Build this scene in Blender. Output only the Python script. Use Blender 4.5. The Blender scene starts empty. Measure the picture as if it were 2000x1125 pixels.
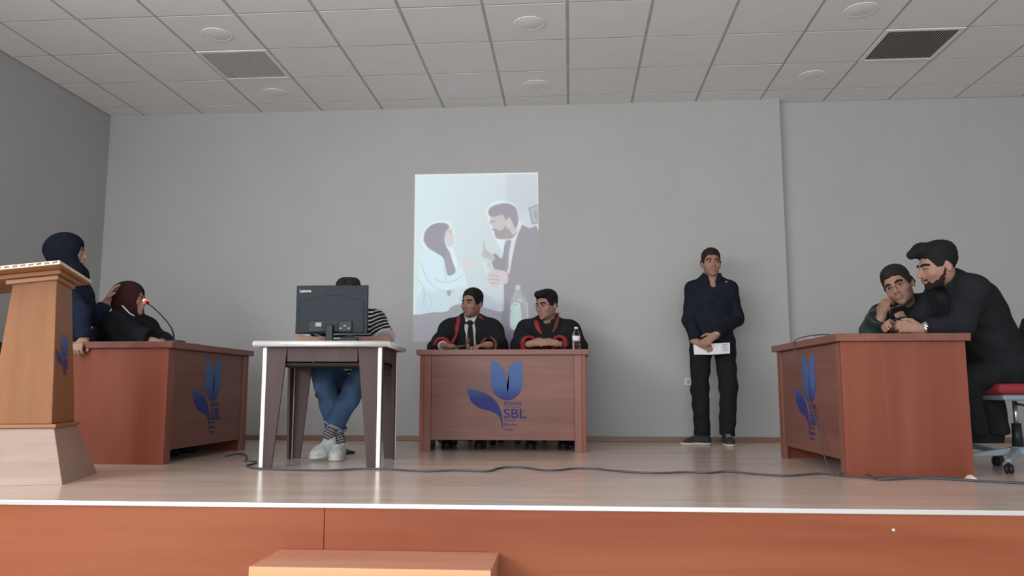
import bpy, bmesh, math, random
import numpy as np
from mathutils import Vector, Matrix
random.seed(7)
SC = bpy.context.scene
COL = SC.collection
# ------------------------------------------------------------------ camera, world, light, exposure
F_PX = 1555.0
CAM = np.array([0.0, 0.0, 0.467])
PITCH = math.atan2(198.0, F_PX)
YAW = math.atan(115.0 * math.cos(PITCH) / F_PX)
cd = bpy.data.cameras.new('camera'); cam = bpy.data.objects.new('camera', cd); COL.objects.link(cam)
cd.sensor_width = 36.0; cd.lens = F_PX / 2000.0 * 36.0; cd.clip_start = 0.05
cam.location = CAM; cam.rotation_euler = (math.pi / 2 + PITCH, 0, YAW)
SC.camera = cam
SC.view_settings.view_transform = 'Standard'; SC.view_settings.look = 'None'
SC.view_settings.exposure = 0.22; SC.view_settings.gamma = 1.0
SC.view_settings.use_curve_mapping = False
w = bpy.data.worlds.new('world'); SC.world = w; w.use_nodes = True
w.node_tree.nodes['Background'].inputs[0].default_value = (0.93, 0.97, 1.0, 1)
w.node_tree.nodes['Background'].inputs[1].default_value = 0.7
def area_light(name, loc, aim, sx, sy, power, col):
    l = bpy.data.lights.new(name, 'AREA'); l.shape = 'RECTANGLE'; l.size = sx; l.size_y = sy
    l.energy = power; l.color = col
    o = bpy.data.objects.new(name, l); COL.objects.link(o); o.location = loc
    d = Vector(aim) - Vector(loc); o.rotation_euler = d.to_track_quat('-Z', 'Y').to_euler()
    return o
area_light('rear_windows_daylight', (-1.4, -6.2, 1.6), (-1.0, 6, 1.2), 6.2, 2.6, 250, (0.96, 0.98, 1.0))
area_light('left_windows_daylight', (-4.45, -0.4, 1.9), (0.5, -0.1, -0.2), 7.0, 2.0, 390, (0.97, 0.985, 1.0))
area_light('right_fill_light', (5.1, -1.3, 1.9), (0.0, -1.1, -0.4), 7.5, 2.0, 50, (0.97, 0.985, 1.0))  # added weak fill from the right, no window known on that side

# pixel of the 2000x1125 photograph -> world point at depth Y / at height z
_h = np.array([-math.sin(YAW), math.cos(YAW), 0]); _R = np.array([math.cos(YAW), math.sin(YAW), 0])
_F = _h * math.cos(PITCH) + np.array([0, 0, math.sin(PITCH)]); _U = np.array([0, 0, math.cos(PITCH)]) - _h * math.sin(PITCH)
def ray(x, y): return _R * (x - 1000.0) + _U * (562.5 - y) + _F * F_PX
def at(x, y, Y):
    d = ray(x, y); return CAM + d * (Y / d[1])
def fl(x, y, z=0.0):
    d = ray(x, y); return CAM + d * ((z - CAM[2]) / d[2])

# ------------------------------------------------------------------ materials
def lin(c): return c / 12.92 if c <= 0.04045 else ((c + 0.055) / 1.055) ** 2.4
def srgb(r, g, b): return (lin(r / 255), lin(g / 255), lin(b / 255), 1)
def mat(name, col, rough=0.6, metal=0.0, spec=0.5, noise=0.0, nscale=30.0, bump=0.0, emit=None, estr=0.0):
    m = bpy.data.materials.new(name); m.use_nodes = True; nt = m.node_tree; b = nt.nodes['Principled BSDF']
    b.inputs['Base Color'].default_value = col; b.inputs['Roughness'].default_value = rough
    b.inputs['Metallic'].default_value = metal; b.inputs['Specular IOR Level'].default_value = spec
    if emit: b.inputs['Emission Color'].default_value = emit; b.inputs['Emission Strength'].default_value = estr
    if noise or bump:
        tc = nt.nodes.new('ShaderNodeTexCoord'); n = nt.nodes.new('ShaderNodeTexNoise')
        n.inputs['Scale'].default_value = nscale; n.inputs['Detail'].default_value = 5
        nt.links.new(tc.outputs['Object'], n.inputs['Vector'])
        if noise:
            r = nt.nodes.new('ShaderNodeValToRGB')
            r.color_ramp.elements[0].position = 0.3; r.color_ramp.elements[1].position = 0.7
            r.color_ramp.elements[0].color = tuple(c * (1 - noise) for c in col[:3]) + (1,)
            r.color_ramp.elements[1].color = tuple(min(1, c * (1 + noise)) for c in col[:3]) + (1,)
            nt.links.new(n.outputs['Fac'], r.inputs['Fac']); nt.links.new(r.outputs['Color'], b.inputs['Base Color'])
        if bump:
            bp = nt.nodes.new('ShaderNodeBump'); bp.inputs['Strength'].default_value = bump; bp.inputs['Distance'].default_value = 0.004
            nt.links.new(n.outputs['Fac'], bp.inputs['Height']); nt.links.new(bp.outputs['Normal'], b.inputs['Normal'])
    return m
def wood(name, c1, c2, axis, rough=0.35, scale=1.0, spec=0.5, mottle=0.5):
    m = bpy.data.materials.new(name); m.use_nodes = True; nt = m.node_tree; b = nt.nodes['Principled BSDF']
    b.inputs['Roughness'].default_value = rough; b.inputs['Specular IOR Level'].default_value = spec
    tc = nt.nodes.new('ShaderNodeTexCoord'); mp = nt.nodes.new('ShaderNodeMapping')
    s = [26 * scale] * 3; s[axis] = 1.1 * scale; mp.inputs['Scale'].default_value = s
    n = nt.nodes.new('ShaderNodeTexNoise'); n.inputs['Scale'].default_value = 1.0; n.inputs['Detail'].default_value = 7; n.inputs['Roughness'].default_value = 0.6
    n.inputs['Distortion'].default_value = 0.6
    mp2 = nt.nodes.new('ShaderNodeMapping'); s2 = [3.6 * scale] * 3; s2[axis] = 0.8 * scale; mp2.inputs['Scale'].default_value = s2
    n2 = nt.nodes.new('ShaderNodeTexNoise'); n2.inputs['Scale'].default_value = 1.0; n2.inputs['Detail'].default_value = 3; n2.inputs['Distortion'].default_value = 1.2
    nt.links.new(tc.outputs['Object'], mp.inputs['Vector']); nt.links.new(mp.outputs['Vector'], n.inputs['Vector'])
    nt.links.new(tc.outputs['Object'], mp2.inputs['Vector']); nt.links.new(mp2.outputs['Vector'], n2.inputs['Vector'])
    mx = nt.nodes.new('ShaderNodeMix'); mx.data_type = 'FLOAT'; mx.inputs['Factor'].default_value = mottle
    nt.links.new(n.outputs['Fac'], mx.inputs['A']); nt.links.new(n2.outputs['Fac'], mx.inputs['B'])
    r = nt.nodes.new('ShaderNodeValToRGB'); r.color_ramp.elements[0].position = 0.36; r.color_ramp.elements[1].position = 0.64
    r.color_ramp.elements[0].color = c1; r.color_ramp.elements[1].color = c2
    nt.links.new(mx.outputs['Result'], r.inputs['Fac']); nt.links.new(r.outputs['Color'], b.inputs['Base Color'])
    return m
def attr_mat(name, rough=0.6, emission=False, spec=0.4):
    m = bpy.data.materials.new(name); m.use_nodes = True; nt = m.node_tree; b = nt.nodes['Principled BSDF']
    b.inputs['Roughness'].default_value = rough; b.inputs['Specular IOR Level'].default_value = spec
    a = nt.nodes.new('ShaderNodeAttribute'); a.attribute_name = 'Col'
    if emission:
        b.inputs['Base Color'].default_value = WALLC
        nt.links.new(a.outputs['Color'], b.inputs['Emission Color']); b.inputs['Emission Strength'].default_value = 1.0
    else: nt.links.new(a.outputs['Color'], b.inputs['Base Color'])
    return m
WALLC = (0.445, 0.45, 0.452, 1)
M = {}
M['wall'] = mat('grey_wall_paint', WALLC, 0.55, noise=0.02, nscale=2.5)
M['tile'] = mat('ceiling_tile', (0.87, 0.87, 0.865, 1), 0.85, noise=0.02, nscale=6)
M['bar'] = mat('ceiling_grid_bar', (0.50, 0.485, 0.47, 1), 0.6, noise=0.12, nscale=5)
M['floor'] = wood('laminate_floor', (0.58, 0.435, 0.36, 1), (0.76, 0.60, 0.51, 1), 0, rough=0.2, scale=0.55, spec=0.55, mottle=0.4)
M['base'] = wood('baseboard_wood', (0.20, 0.125, 0.09, 1), (0.27, 0.17, 0.125, 1), 0, 0.4)
M['riser'] = wood('stage_front_wood', (0.255, 0.066, 0.030, 1), (0.345, 0.112, 0.052, 1), 0, 0.42, 0.5, spec=0.25, mottle=0.6)
M['tread'] = wood('step_tread_wood', (0.48, 0.20, 0.125, 1), (0.60, 0.28, 0.185, 1), 0, 0.4, 0.6)
M['tread_edge'] = wood('step_edge_wood', (0.62, 0.33, 0.16, 1), (0.72, 0.42, 0.22, 1), 0, 0.4, 0.6)
M['hall'] = mat('hall_floor', (0.62, 0.58, 0.54, 1), 0.4, noise=0.05)
M['deskh'] = wood('desk_wood_horizontal', (0.165, 0.061, 0.044, 1), (0.25, 0.10, 0.073, 1), 0, 0.36, 0.8, spec=0.35)
M['deskp'] = wood('desk_wood_post', (0.165, 0.060, 0.043, 1), (0.25, 0.097, 0.070, 1), 2, 0.36, 0.8, spec=0.35)
M['deskv'] = wood('desk_wood_vertical', (0.19, 0.048, 0.026, 1), (0.28, 0.082, 0.050, 1), 2, 0.36, 0.6, spec=0.3, mottle=0.7)
M['lect'] = wood('lectern_wood', (0.25, 0.098, 0.035, 1), (0.31, 0.132, 0.053, 1), 2, 0.35, 0.9, spec=0.2)
M['lecth'] = wood('lectern_wood_horizontal', (0.30, 0.125, 0.045, 1), (0.38, 0.17, 0.07, 1), 0, 0.3, 0.9)
M['lectbase'] = wood('lectern_base_wood', (0.33, 0.23, 0.18, 1), (0.43, 0.31, 0.255, 1), 0, 0.16, 0.9, spec=0.8)
M['plat'] = mat('pale_edge_band', (0.75, 0.66, 0.52, 1), 0.5, noise=0.25, nscale=40)
M['strip'] = mat('metal_edge_strip', (0.80, 0.80, 0.80, 1), 0.3, metal=0.6)
M['silver'] = mat('silver_edge_band', (0.78, 0.79, 0.80, 1), 0.35, metal=0.25, noise=0.05)
M['maroon'] = wood('dark_brown_board', (0.062, 0.038, 0.037, 1), (0.088, 0.055, 0.052, 1), 2, 0.5, spec=0.3)
M['black'] = mat('black_plastic', (0.016, 0.018, 0.021, 1), 0.4, spec=0.3)
M['monitor'] = mat('monitor_shell', (0.021, 0.029, 0.038, 1), 0.42, noise=0.06, spec=0.15)
M['darkgap'] = mat('dark_recess', (0.02, 0.02, 0.02, 1), 0.8)
M['ventgap'] = mat('vent_recess', (0.10, 0.10, 0.098, 1), 0.8)
M['cable'] = mat('grey_cable', (0.075, 0.072, 0.09, 1), 0.45)
M['bcable'] = mat('black_cable', (0.02, 0.02, 0.023, 1), 0.45)
M['white'] = mat('white_plastic', (0.72, 0.72, 0.72, 1), 0.4)
M['paper'] = mat('white_paper', (0.80, 0.81, 0.84, 1), 0.7)
M['print'] = mat('grey_print', (0.42, 0.43, 0.47, 1), 0.7)
M['red'] = mat('red_satin', (0.30, 0.022, 0.026, 1), 0.6, spec=0.25, noise=0.1)
M['redseat'] = mat('red_fabric', (0.26, 0.022, 0.03, 1), 0.8, noise=0.12, nscale=150, bump=0.1)
M['burg'] = mat('burgundy_fabric', (0.046, 0.0165, 0.018, 1), 0.9, spec=0.1, noise=0.15, nscale=25)
M['redbrown'] = mat('dark_red_fabric', (0.13, 0.018, 0.018, 1), 0.7)
M['blackcloth'] = mat('black_cloth', (0.017, 0.019, 0.022, 1), 0.9, spec=0.08, noise=0.15, nscale=18)
M['navyblack'] = mat('navy_black_cloth', (0.016, 0.019, 0.028, 1), 0.9, spec=0.08, noise=0.15, nscale=18)
M['navy'] = mat('navy_cloth', (0.015, 0.022, 0.044, 1), 0.9, spec=0.1, noise=0.15, nscale=18)
M['navyscarf'] = mat('navy_scarf', (0.0095, 0.0125, 0.021, 1), 0.9, spec=0.1, noise=0.15, nscale=18)
M['green'] = mat('bottle_green_satin', (0.013, 0.032, 0.026, 1), 0.5, noise=0.3, nscale=9)
M['trouser'] = mat('black_trouser_cloth', (0.017, 0.018, 0.021, 1), 0.9, spec=0.08, noise=0.15, nscale=18)
M['shirtw'] = mat('white_shirt', (0.52, 0.52, 0.53, 1), 0.7)
M['tie'] = mat('black_tie', (0.016, 0.014, 0.02, 1), 0.7, spec=0.15)
M['pipe'] = mat('pale_piping', (0.48, 0.44, 0.42, 1), 0.6)
M['hair'] = mat('black_hair', (0.011, 0.011, 0.012, 1), 0.75, spec=0.2, noise=0.3, nscale=90, bump=0.35)
M['hairb'] = mat('dark_brown_hair', (0.022, 0.017, 0.015, 1), 0.75, spec=0.2, noise=0.3, nscale=90, bump=0.35)
M['beard'] = mat('dark_beard', (0.025, 0.018, 0.014, 1), 0.9, spec=0.1, noise=0.3, nscale=160, bump=0.3)
M['eyew'] = mat('eye_white', (0.36, 0.33, 0.31, 1), 0.5, spec=0.2)
M['iris'] = mat('dark_iris', (0.02, 0.012, 0.009, 1), 0.2)
M['skin'] = attr_mat('skin', 0.6, spec=0.25)
M['stripes'] = attr_mat('striped_jersey', 0.9, spec=0.1)
M['jeans'] = mat('blue_denim', (0.038, 0.085, 0.17, 1), 0.8, noise=0.35, nscale=9, bump=0.1)
M['hem'] = mat('frayed_pale_hem', (0.42, 0.42, 0.45, 1), 0.9)
M['sneaker'] = mat('white_sneaker', (0.62, 0.64, 0.64, 1), 0.5, noise=0.08, nscale=40)
M['sole'] = mat('pale_sole', (0.55, 0.53, 0.50, 1), 0.6)
M['shoe'] = mat('dark_grey_mesh_shoe', (0.022, 0.025, 0.027, 1), 0.75, noise=0.3, nscale=120)
M['steel'] = mat('brushed_steel', (0.55, 0.55, 0.56, 1), 0.25, metal=0.9)
M['chairgrey'] = mat('grey_blue_plastic', (0.27, 0.33, 0.38, 1), 0.45)
M['lens'] = mat('eyeglass_frame', (0.08, 0.08, 0.09, 1), 0.25, metal=0.6)
M['gavel'] = wood('gavel_wood', (0.07, 0.04, 0.03, 1), (0.14, 0.08, 0.055, 1), 0, 0.3, 2)
M['brass'] = mat('gavel_brass_band', (0.45, 0.30, 0.14, 1), 0.3, metal=0.7)
M['led'] = mat('red_microphone_light', (0.8, 0.02, 0.02, 1), 0.4, emit=(1, 0.04, 0.03, 1), estr=3.0)
M['ledc'] = mat('bright_microphone_light', (1, 0.6, 0.6, 1), 0.4, emit=(1, 0.55, 0.5, 1), estr=3.0)
M['ventbar'] = mat('vent_slat_metal', (0.62, 0.62, 0.60, 1), 0.5)
def glass(name, col, rough=0.03):
    m = bpy.data.materials.new(name); m.use_nodes = True; b = m.node_tree.nodes['Principled BSDF']
    b.inputs['Base Color'].default_value = col; b.inputs['Transmission Weight'].default_value = 1.0
    b.inputs['Roughness'].default_value = rough; b.inputs['IOR'].default_value = 1.2
    return m
M['pet'] = glass('clear_bottle_plastic', (0.93, 0.95, 0.97, 1))
def logo_mat():
    m = bpy.data.materials.new('blue_vinyl_print'); m.use_nodes = True; nt = m.node_tree; b = nt.nodes['Principled BSDF']
    tc = nt.nodes.new('ShaderNodeTexCoord'); sp = nt.nodes.new('ShaderNodeSeparateXYZ'); r = nt.nodes.new('ShaderNodeValToRGB')
    mr = nt.nodes.new('ShaderNodeMapRange'); mr.inputs['From Min'].default_value = -0.30; mr.inputs['From Max'].default_value = 0.22
    nt.links.new(tc.outputs['Object'], sp.inputs[0]); nt.links.new(sp.outputs['Z'], mr.inputs['Value'])
    e = r.color_ramp.elements; e[0].position = 0.0; e[0].color = (0.035, 0.035, 0.15, 1); e[1].position = 1.0; e[1].color = (0.075, 0.15, 0.36, 1)
    k = e.new(0.52); k.color = (0.030, 0.042, 0.21, 1); k = e.new(0.72); k.color = (0.07, 0.135, 0.34, 1)
    nt.links.new(mr.outputs['Result'], r.inputs['Fac']); nt.links.new(r.outputs['Color'], b.inputs['Base Color'])
    b.inputs['Roughness'].default_value = 0.5; b.inputs['Specular IOR Level'].default_value = 0.2
    return m
M['logo'] = logo_mat()

# ------------------------------------------------------------------ object helpers
def tag(o, label=None, cat=None, group=None, kind=None):
    if label: o['label'] = label
    if cat: o['category'] = cat
    if group: o['group'] = group
    if kind: o['kind'] = kind
    return o
def empty(name, loc, rz=0.0, label=None, cat=None, group=None):
    o = bpy.data.objects.new(name, None); COL.objects.link(o); o.location = loc; o.rotation_euler = (0, 0, rz)
    o.empty_display_size = 0.1
    return tag(o, label, cat, group)
def link(name, me, m=None, parent=None, loc=None, rot=None, smooth=False):
    if m is not None:
        for mm in (m if isinstance(m, (list, tuple)) else [m]): me.materials.append(mm)
    if smooth: me.polygons.foreach_set('use_smooth', [True] * len(me.polygons))
    o = bpy.data.objects.new(name, me); COL.objects.link(o)
    if parent is not None: o.parent = parent
    if loc is not None: o.location = loc
    if rot is not None: o.rotation_euler = rot
    return o
def bm_obj(name, bm, m=None, parent=None, loc=None, rot=None, smooth=False):
    bmesh.ops.recalc_face_normals(bm, faces=bm.faces)
    me = bpy.data.meshes.new(name); bm.to_mesh(me); bm.free()
    return link(name, me, m, parent, loc, rot, smooth)
def add_hexa(bm, bot, top):
    vb = [bm.verts.new(v) for v in bot]; vt = [bm.verts.new(v) for v in top]
    n = len(vb); bm.faces.new(vb[::-1]); bm.faces.new(vt)
    for i in range(n): bm.faces.new((vb[i], vb[(i + 1) % n], vt[(i + 1) % n], vt[i]))
def bx(bm, lo, hi):
    (x0, y0, z0), (x1, y1, z1) = lo, hi
    add_hexa(bm, [(x0, y0, z0), (x1, y0, z0), (x1, y1, z0), (x0, y1, z0)], [(x0, y0, z1), (x1, y0, z1), (x1, y1, z1), (x0, y1, z1)])
def bevel(bm, w=0.003, seg=2):
    bmesh.ops.recalc_face_normals(bm, faces=bm.faces)
    bmesh.ops.bevel(bm, geom=list(bm.edges), offset=w, segments=seg, profile=0.5, affect='EDGES')
def box(name, lo, hi, m, parent=None, bev=0.003, loc=None, rot=None):
    bm = bmesh.new(); bx(bm, lo, hi)
    if bev: bevel(bm, bev)
    return bm_obj(name, bm, m, parent, loc, rot)
def hexa(name, bot, top, m, parent=None, bev=0.003, loc=None, rot=None):
    bm = bmesh.new(); add_hexa(bm, bot, top)
    if bev: bevel(bm, bev)
    return bm_obj(name, bm, m, parent, loc, rot)
def catmull(pts, n=8):
    P = [np.array(p, float) for p in pts]; P = [2 * P[0] - P[1]] + P + [2 * P[-1] - P[-2]]; out = []
    for i in range(1, len(P) - 2):
        for k in range(n):
            t = k / n; a, b, c, d = P[i - 1:i + 3]
            out.append(0.5 * (2 * b + (c - a) * t + (2 * a - 5 * b + 4 * c - d) * t * t + (-a + 3 * b - 3 * c + d) * t ** 3))
    out.append(P[-2]); return out
def add_tube(bm, pts, r, seg=8, cap=True):
    P = [Vector(p) for p in pts]; rs = r if hasattr(r, '__len__') else [r] * len(P)
    prev = None; rings = []
    for i, p in enumerate(P):
        d = (P[min(i + 1, len(P) - 1)] - P[max(i - 1, 0)]).normalized()
        if prev is None:
            a = Vector((0, 0, 1)) if abs(d.z) < 0.9 else Vector((1, 0, 0)); n = d.cross(a).normalized()
        else: n = (prev - d * prev.dot(d)).normalized()
        prev = n; b = d.cross(n)
        rings.append([bm.verts.new(p + (n * math.cos(2 * math.pi * k / seg) + b * math.sin(2 * math.pi * k / seg)) * rs[i]) for k in range(seg)])
    for i in range(len(rings) - 1):
        for k in range(seg): bm.faces.new((rings[i][k], rings[i][(k + 1) % seg], rings[i + 1][(k + 1) % seg], rings[i + 1][k]))
    if cap: bm.faces.new(rings[0][::-1]); bm.faces.new(rings[-1])
def tube(name, pts, r, m, parent=None, seg=8, loc=None):
    bm = bmesh.new(); add_tube(bm, pts, r, seg); return bm_obj(name, bm, m, parent, loc, None, True)
def add_lathe(bm, prof, seg=24, c=(0, 0, 0), axis='z'):
    rings = []
    for r, z in prof:
        ring = []
        for k in range(seg):
            a = 2 * math.pi * k / seg; p = (r * math.cos(a), r * math.sin(a), z)
            if axis == 'x': p = (p[2], p[0], p[1])
            if axis == 'y': p = (p[0], p[2], p[1])
            ring.append(bm.verts.new((p[0] + c[0], p[1] + c[1], p[2] + c[2])))
        rings.append(ring)
    for i in range(len(rings) - 1):
        for k in range(seg): bm.faces.new((rings[i][k], rings[i][(k + 1) % seg], rings[i + 1][(k + 1) % seg], rings[i + 1][k]))
    bm.faces.new(rings[0][::-1]); bm.faces.new(rings[-1])
def lathe(name, prof, m, parent=None, seg=24, c=(0, 0, 0), axis='z', loc=None, rot=None, smooth=True):
    bm = bmesh.new(); add_lathe(bm, prof, seg, c, axis); return bm_obj(name, bm, m, parent, loc, rot, smooth)
def add_poly(bm, pts2, y0, y1):   # extruded x/z outline between two depths
    a = [bm.verts.new((x, y0, z)) for x, z in pts2]; b = [bm.verts.new((x, y1, z)) for x, z in pts2]; n = len(a)
    bm.faces.new(a); bm.faces.new(b[::-1])
    for i in range(n): bm.faces.new((a[i], b[i], b[(i + 1) % n], a[(i + 1) % n]))
def text_mesh(s, size, depth=0.0008, bold=0.0):
    cu = bpy.data.curves.new('lettering', 'FONT'); cu.body = s; cu.size = size; cu.extrude = depth; cu.offset = bold
    o = bpy.data.objects.new('lettering', cu); COL.objects.link(o)
    dg = bpy.context.evaluated_depsgraph_get(); dg.update()
    me = bpy.data.meshes.new_from_object(o.evaluated_get(dg))
    bpy.data.objects.remove(o); bpy.data.curves.remove(cu)
    return me
def stext(name, s, width, height, m, parent, x, y, z, bold=0.0):
    """flat lettering in the local x/z plane facing -y, fitted to width x height, lower left at x,z"""
    me = text_mesh(s, 1.0, 0.01, bold)
    co = np.empty(len(me.vertices) * 3, np.float32); me.vertices.foreach_get('co', co); co = co.reshape(-1, 3)
    lo, hi = co.min(0), co.max(0)
    out = np.empty_like(co); out[:, 0] = x + (co[:, 0] - lo[0]) / (hi[0] - lo[0]) * width
    out[:, 2] = z + (co[:, 1] - lo[1]) / (hi[1] - lo[1]) * height
    out[:, 1] = y - (co[:, 2] - lo[2]) / (hi[2] - lo[2]) * 0.001
    me.vertices.foreach_set('co', out.ravel()); me.update(); me.materials.clear()
    return link(name, me, m, parent)
def copy_tree(o, parent=None):
    c = o.copy(); COL.objects.link(c)
    if parent is not None: c.parent = parent
    for ch in list(o.children): copy_tree(ch, c)
    return c

# ------------------------------------------------------------------ the room
CEIL = 3.167; XL = -4.55; XR = 5.2; YB = 7.35; YR = 7.44; XP = 1.977; YE = 3.29; HALL = -0.72; YF = -6.5
def struct(o): o['kind'] = 'structure'; return o
struct(box('floor', (XL, YE + 0.012, -0.08), (XR, YR, 0), M['floor'], bev=0))
struct(box('floor_hall', (XL, YF, HALL - 0.05), (XR, YE, HALL), M['hall'], bev=0))
struct(box('wall_back', (XL - 0.2, YB, -0.1), (XP, YB + 0.3, CEIL + 0.05), M['wall'], bev=0.004))
struct(box('wall_recess', (XP - 0.1, YR, -0.1), (XR + 0.2, YR + 0.21, CEIL + 0.05), M['wall'], bev=0))
struct(box('wall_left', (XL - 0.2, YF, HALL - 0.05), (XL, YB, CEIL + 0.05), M['wall'], bev=0))
struct(box('wall_right', (XR, YF, HALL - 0.05), (XR + 0.2, YR, CEIL + 0.05), M['wall'], bev=0))
struct(box('baseboard_back', (XL, YB - 0.014, 0), (XP, YB, 0.045), M['base'], bev=0.003))
struct(box('baseboard_recess', (XP, YR - 0.014, 0), (XR, YR, 0.045), M['base'], bev=0.003))
struct(box('baseboard_left', (XL, YE + 0.02, 0), (XL + 0.014, YB - 0.014, 0.045), M['base'], bev=0.003))
# stage front: wide panels with open joints, and a metal nosing
sf = struct(box('stage_front', (XL, YE + 0.02, HALL), (XR, YE + 0.06, -0.082), M['darkgap'], bev=0))
xs = [XL, -1.012, 2.65, XR]
for i in range(3):
    bm = bmesh.new(); bx(bm, (xs[i] + 0.0012, YE, HALL), (xs[i + 1] - 0.0012, YE + 0.02, -0.004)); bevel(bm, 0.0012, 1)
    bm_obj('panel', bm, M['riser'], sf)
lathe('screw_cap', [(0.0, 0), (0.006, 0), (0.006, 0.003), (0.0, 0.004)], M['white'], sf, 12, loc=tuple(fl(1745, 1035, 0) * 0 + np.array(at(1745, 1035, YE))), rot=(math.pi / 2, 0, 0))
bm = bmesh.new(); bx(bm, (XL, YE - 0.008, -0.016), (XR, YE + 0.016, 0.004)); bevel(bm, 0.003)
struct(bm_obj('trim_1', bm, M['strip']))
# ceiling: dark backing, grid bars and single tiles
ce = struct(box('ceiling', (XL - 0.2, YF, CEIL + 0.012), (XR + 0.2, YR + 0.2, CEIL + 0.1), M['bar'], bev=0))
gx = [XL] + [-4.2 + 0.6 * i for i in range(16)] + [XR]
gy = [YF] + [5.917 + 0.6 * k for k in range(-14, 3)] + [YR]
openings = {(-3.0, 5.917), (2.4, 5.917)}
lights = [(-2.68, 5.63), (-2.68, 6.85), (-0.283, 5.62), (-0.285, 6.83), (2.1, 5.58), (2.11, 6.79)]
tiles = {}
for i in range(len(gx) - 1):
    for j in range(len(gy) - 1):
        if gy[j] < 2.0: continue
        if (round(gx[i], 3), round(gy[j], 3)) in openings: continue
        sx, sy = gx[i + 1] - gx[i] - 0.024, gy[j + 1] - gy[j] - 0.018
        key = (round(sx, 3), round(sy, 3))
        if key not in tiles:
            bm = bmesh.new(); bx(bm, (-sx / 2, -sy / 2, 0.0), (sx / 2, sy / 2, 0.011))
            bmesh.ops.recalc_face_normals(bm, faces=bm.faces)
            me = bpy.data.meshes.new('tile'); bm.to_mesh(me); bm.free(); me.materials.append(M['tile']); tiles[key] = me
        o = link('tile', tiles[key], None, ce, ((gx[i] + gx[i + 1]) / 2, (gy[j] + gy[j + 1]) / 2, CEIL + random.uniform(0.0, 0.0012)))
        o.rotation_euler = (random.uniform(-.002, .002), random.uniform(-.002, .002), 0)
for x in gx[1:-1]: box('grid_bar', (x - 0.014, 2.0, CEIL + 0.003), (x + 0.014, YR, CEIL + 0.006), M['bar'], ce, 0)
for y in gy[1:-1]:
    if y > 1.9: box('grid_bar', (XL, y - 0.010, CEIL + 0.0025), (XR, y + 0.010, CEIL + 0.0055), M['bar'], ce, 0)
box('front_field', (XL, YF, CEIL), (XR, 2.0, CEIL + 0.012), M['tile'], ce, 0)
# downlights and vents
lab = ['round ceiling light in the tile just before the left vent', 'round ceiling light in the tile just behind the left vent',
       'middle round ceiling light in the nearer row, at the top centre', 'middle round ceiling light nearer the back wall, above the projected picture',
       'round ceiling light in the tile diagonally before the right vent', 'round ceiling light nearest the recessed wall on the right']
for k, (x, y) in enumerate(lights):
    t = empty('ceiling_light', (x, y, CEIL), 0, lab[k], 'ceiling light', 'round ceiling lights')
    lathe('trim_ring', [(0.098, 0.004), (0.113, 0.003), (0.115, -0.001), (0.110, -0.004), (0.101, -0.003), (0.097, 0.0)], M['tile'], t, 40)
    lathe('diffuser', [(0.0, -0.002), (0.09, -0.003), (0.0975, -0.001), (0.0975, 0.003), (0.0, 0.004)], M['tile'], t, 40)
for x0, y0, lb in ((-3.0, 5.917, 'square slatted ceiling vent above the left desk'), (2.4, 5.917, 'square slatted ceiling vent above the recessed wall on the right')):
    t = empty('ceiling_vent', (x0 + 0.3, y0 + 0.3, CEIL), 0, lb, 'vent', 'ceiling vents')
    bm = bmesh.new(); a, b = 0.293, 0.265
    for lo, hi in (((-a, -a), (a, -b)), ((-a, b), (a, a)), ((-a, -b), (-b, b)), ((b, -b), (a, b))): bx(bm, (lo[0], lo[1], -0.006), (hi[0], hi[1], 0.006))
    bm_obj('frame', bm, M['tile'], t)
    box('backing', (-b, -b, 0.007), (b, b, 0.0095), M['ventgap'], t, 0)
    sm = None
    for i in range(26):
        xx = -b + 2 * b * (i + 0.5) / 26
        if sm is None:
            o = hexa('slat', [(-0.007, -b, -0.003), (-0.002, -b, -0.003), (-0.002, b, -0.003), (-0.007, b, -0.003)], [(0.001, -b, 0.005), (0.006, -b, 0.005), (0.006, b, 0.005), (0.001, b, 0.005)], M['ventbar'], t, 0); sm = o.data; o.location = (xx, 0, 0)
        else: link('slat', sm, None, t, (xx, 0, 0))
# wall outlet behind the standing man
t = empty('wall_outlet', (1.062, YB, 0.535), 0, 'white wall socket low on the wall beside the standing man', 'outlet')
box('plate', (-0.036, -0.010, -0.036), (0.036, 0.0, 0.036), M['white'], t, 0.006)
lathe('socket', [(0.0, -0.013), (0.022, -0.013), (0.027, -0.019), (0.031, -0.019), (0.031, -0.010), (0.0, -0.010)], M['white'], t, 24, axis='y')
lathe('contact_well', [(0.0, -0.0145), (0.016, -0.0145), (0.016, -0.0125), (0.0, -0.0125)], M['print'], t, 20, axis='y')
# wooden step in front of the stage
t = empty('stage_step', (-0.74, YE - 0.012, HALL), 0, 'wooden step box with pale front edge standing before the stage front', 'step')
w2 = 0.447
box('tread', (-w2, -0.315, 0.505), (w2, 0, 0.54), M['tread'], t, 0.002)
box('front_edge', (-w2, -0.325, 0.496), (w2, -0.3152, 0.5405), M['tread_edge'], t, 0.002)
box('front_board', (-w2 + 0.02, -0.31, 0.0), (w2 - 0.02, -0.29, 0.505), M['tread'], t, 0.002)
for s in (-1, 1): box('side_board', (s * (w2 - 0.012) - 0.008, -0.29, 0), (s * (w2 - 0.012) + 0.008, -0.001, 0.505), M['tread'], t, 0.002)

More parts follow.
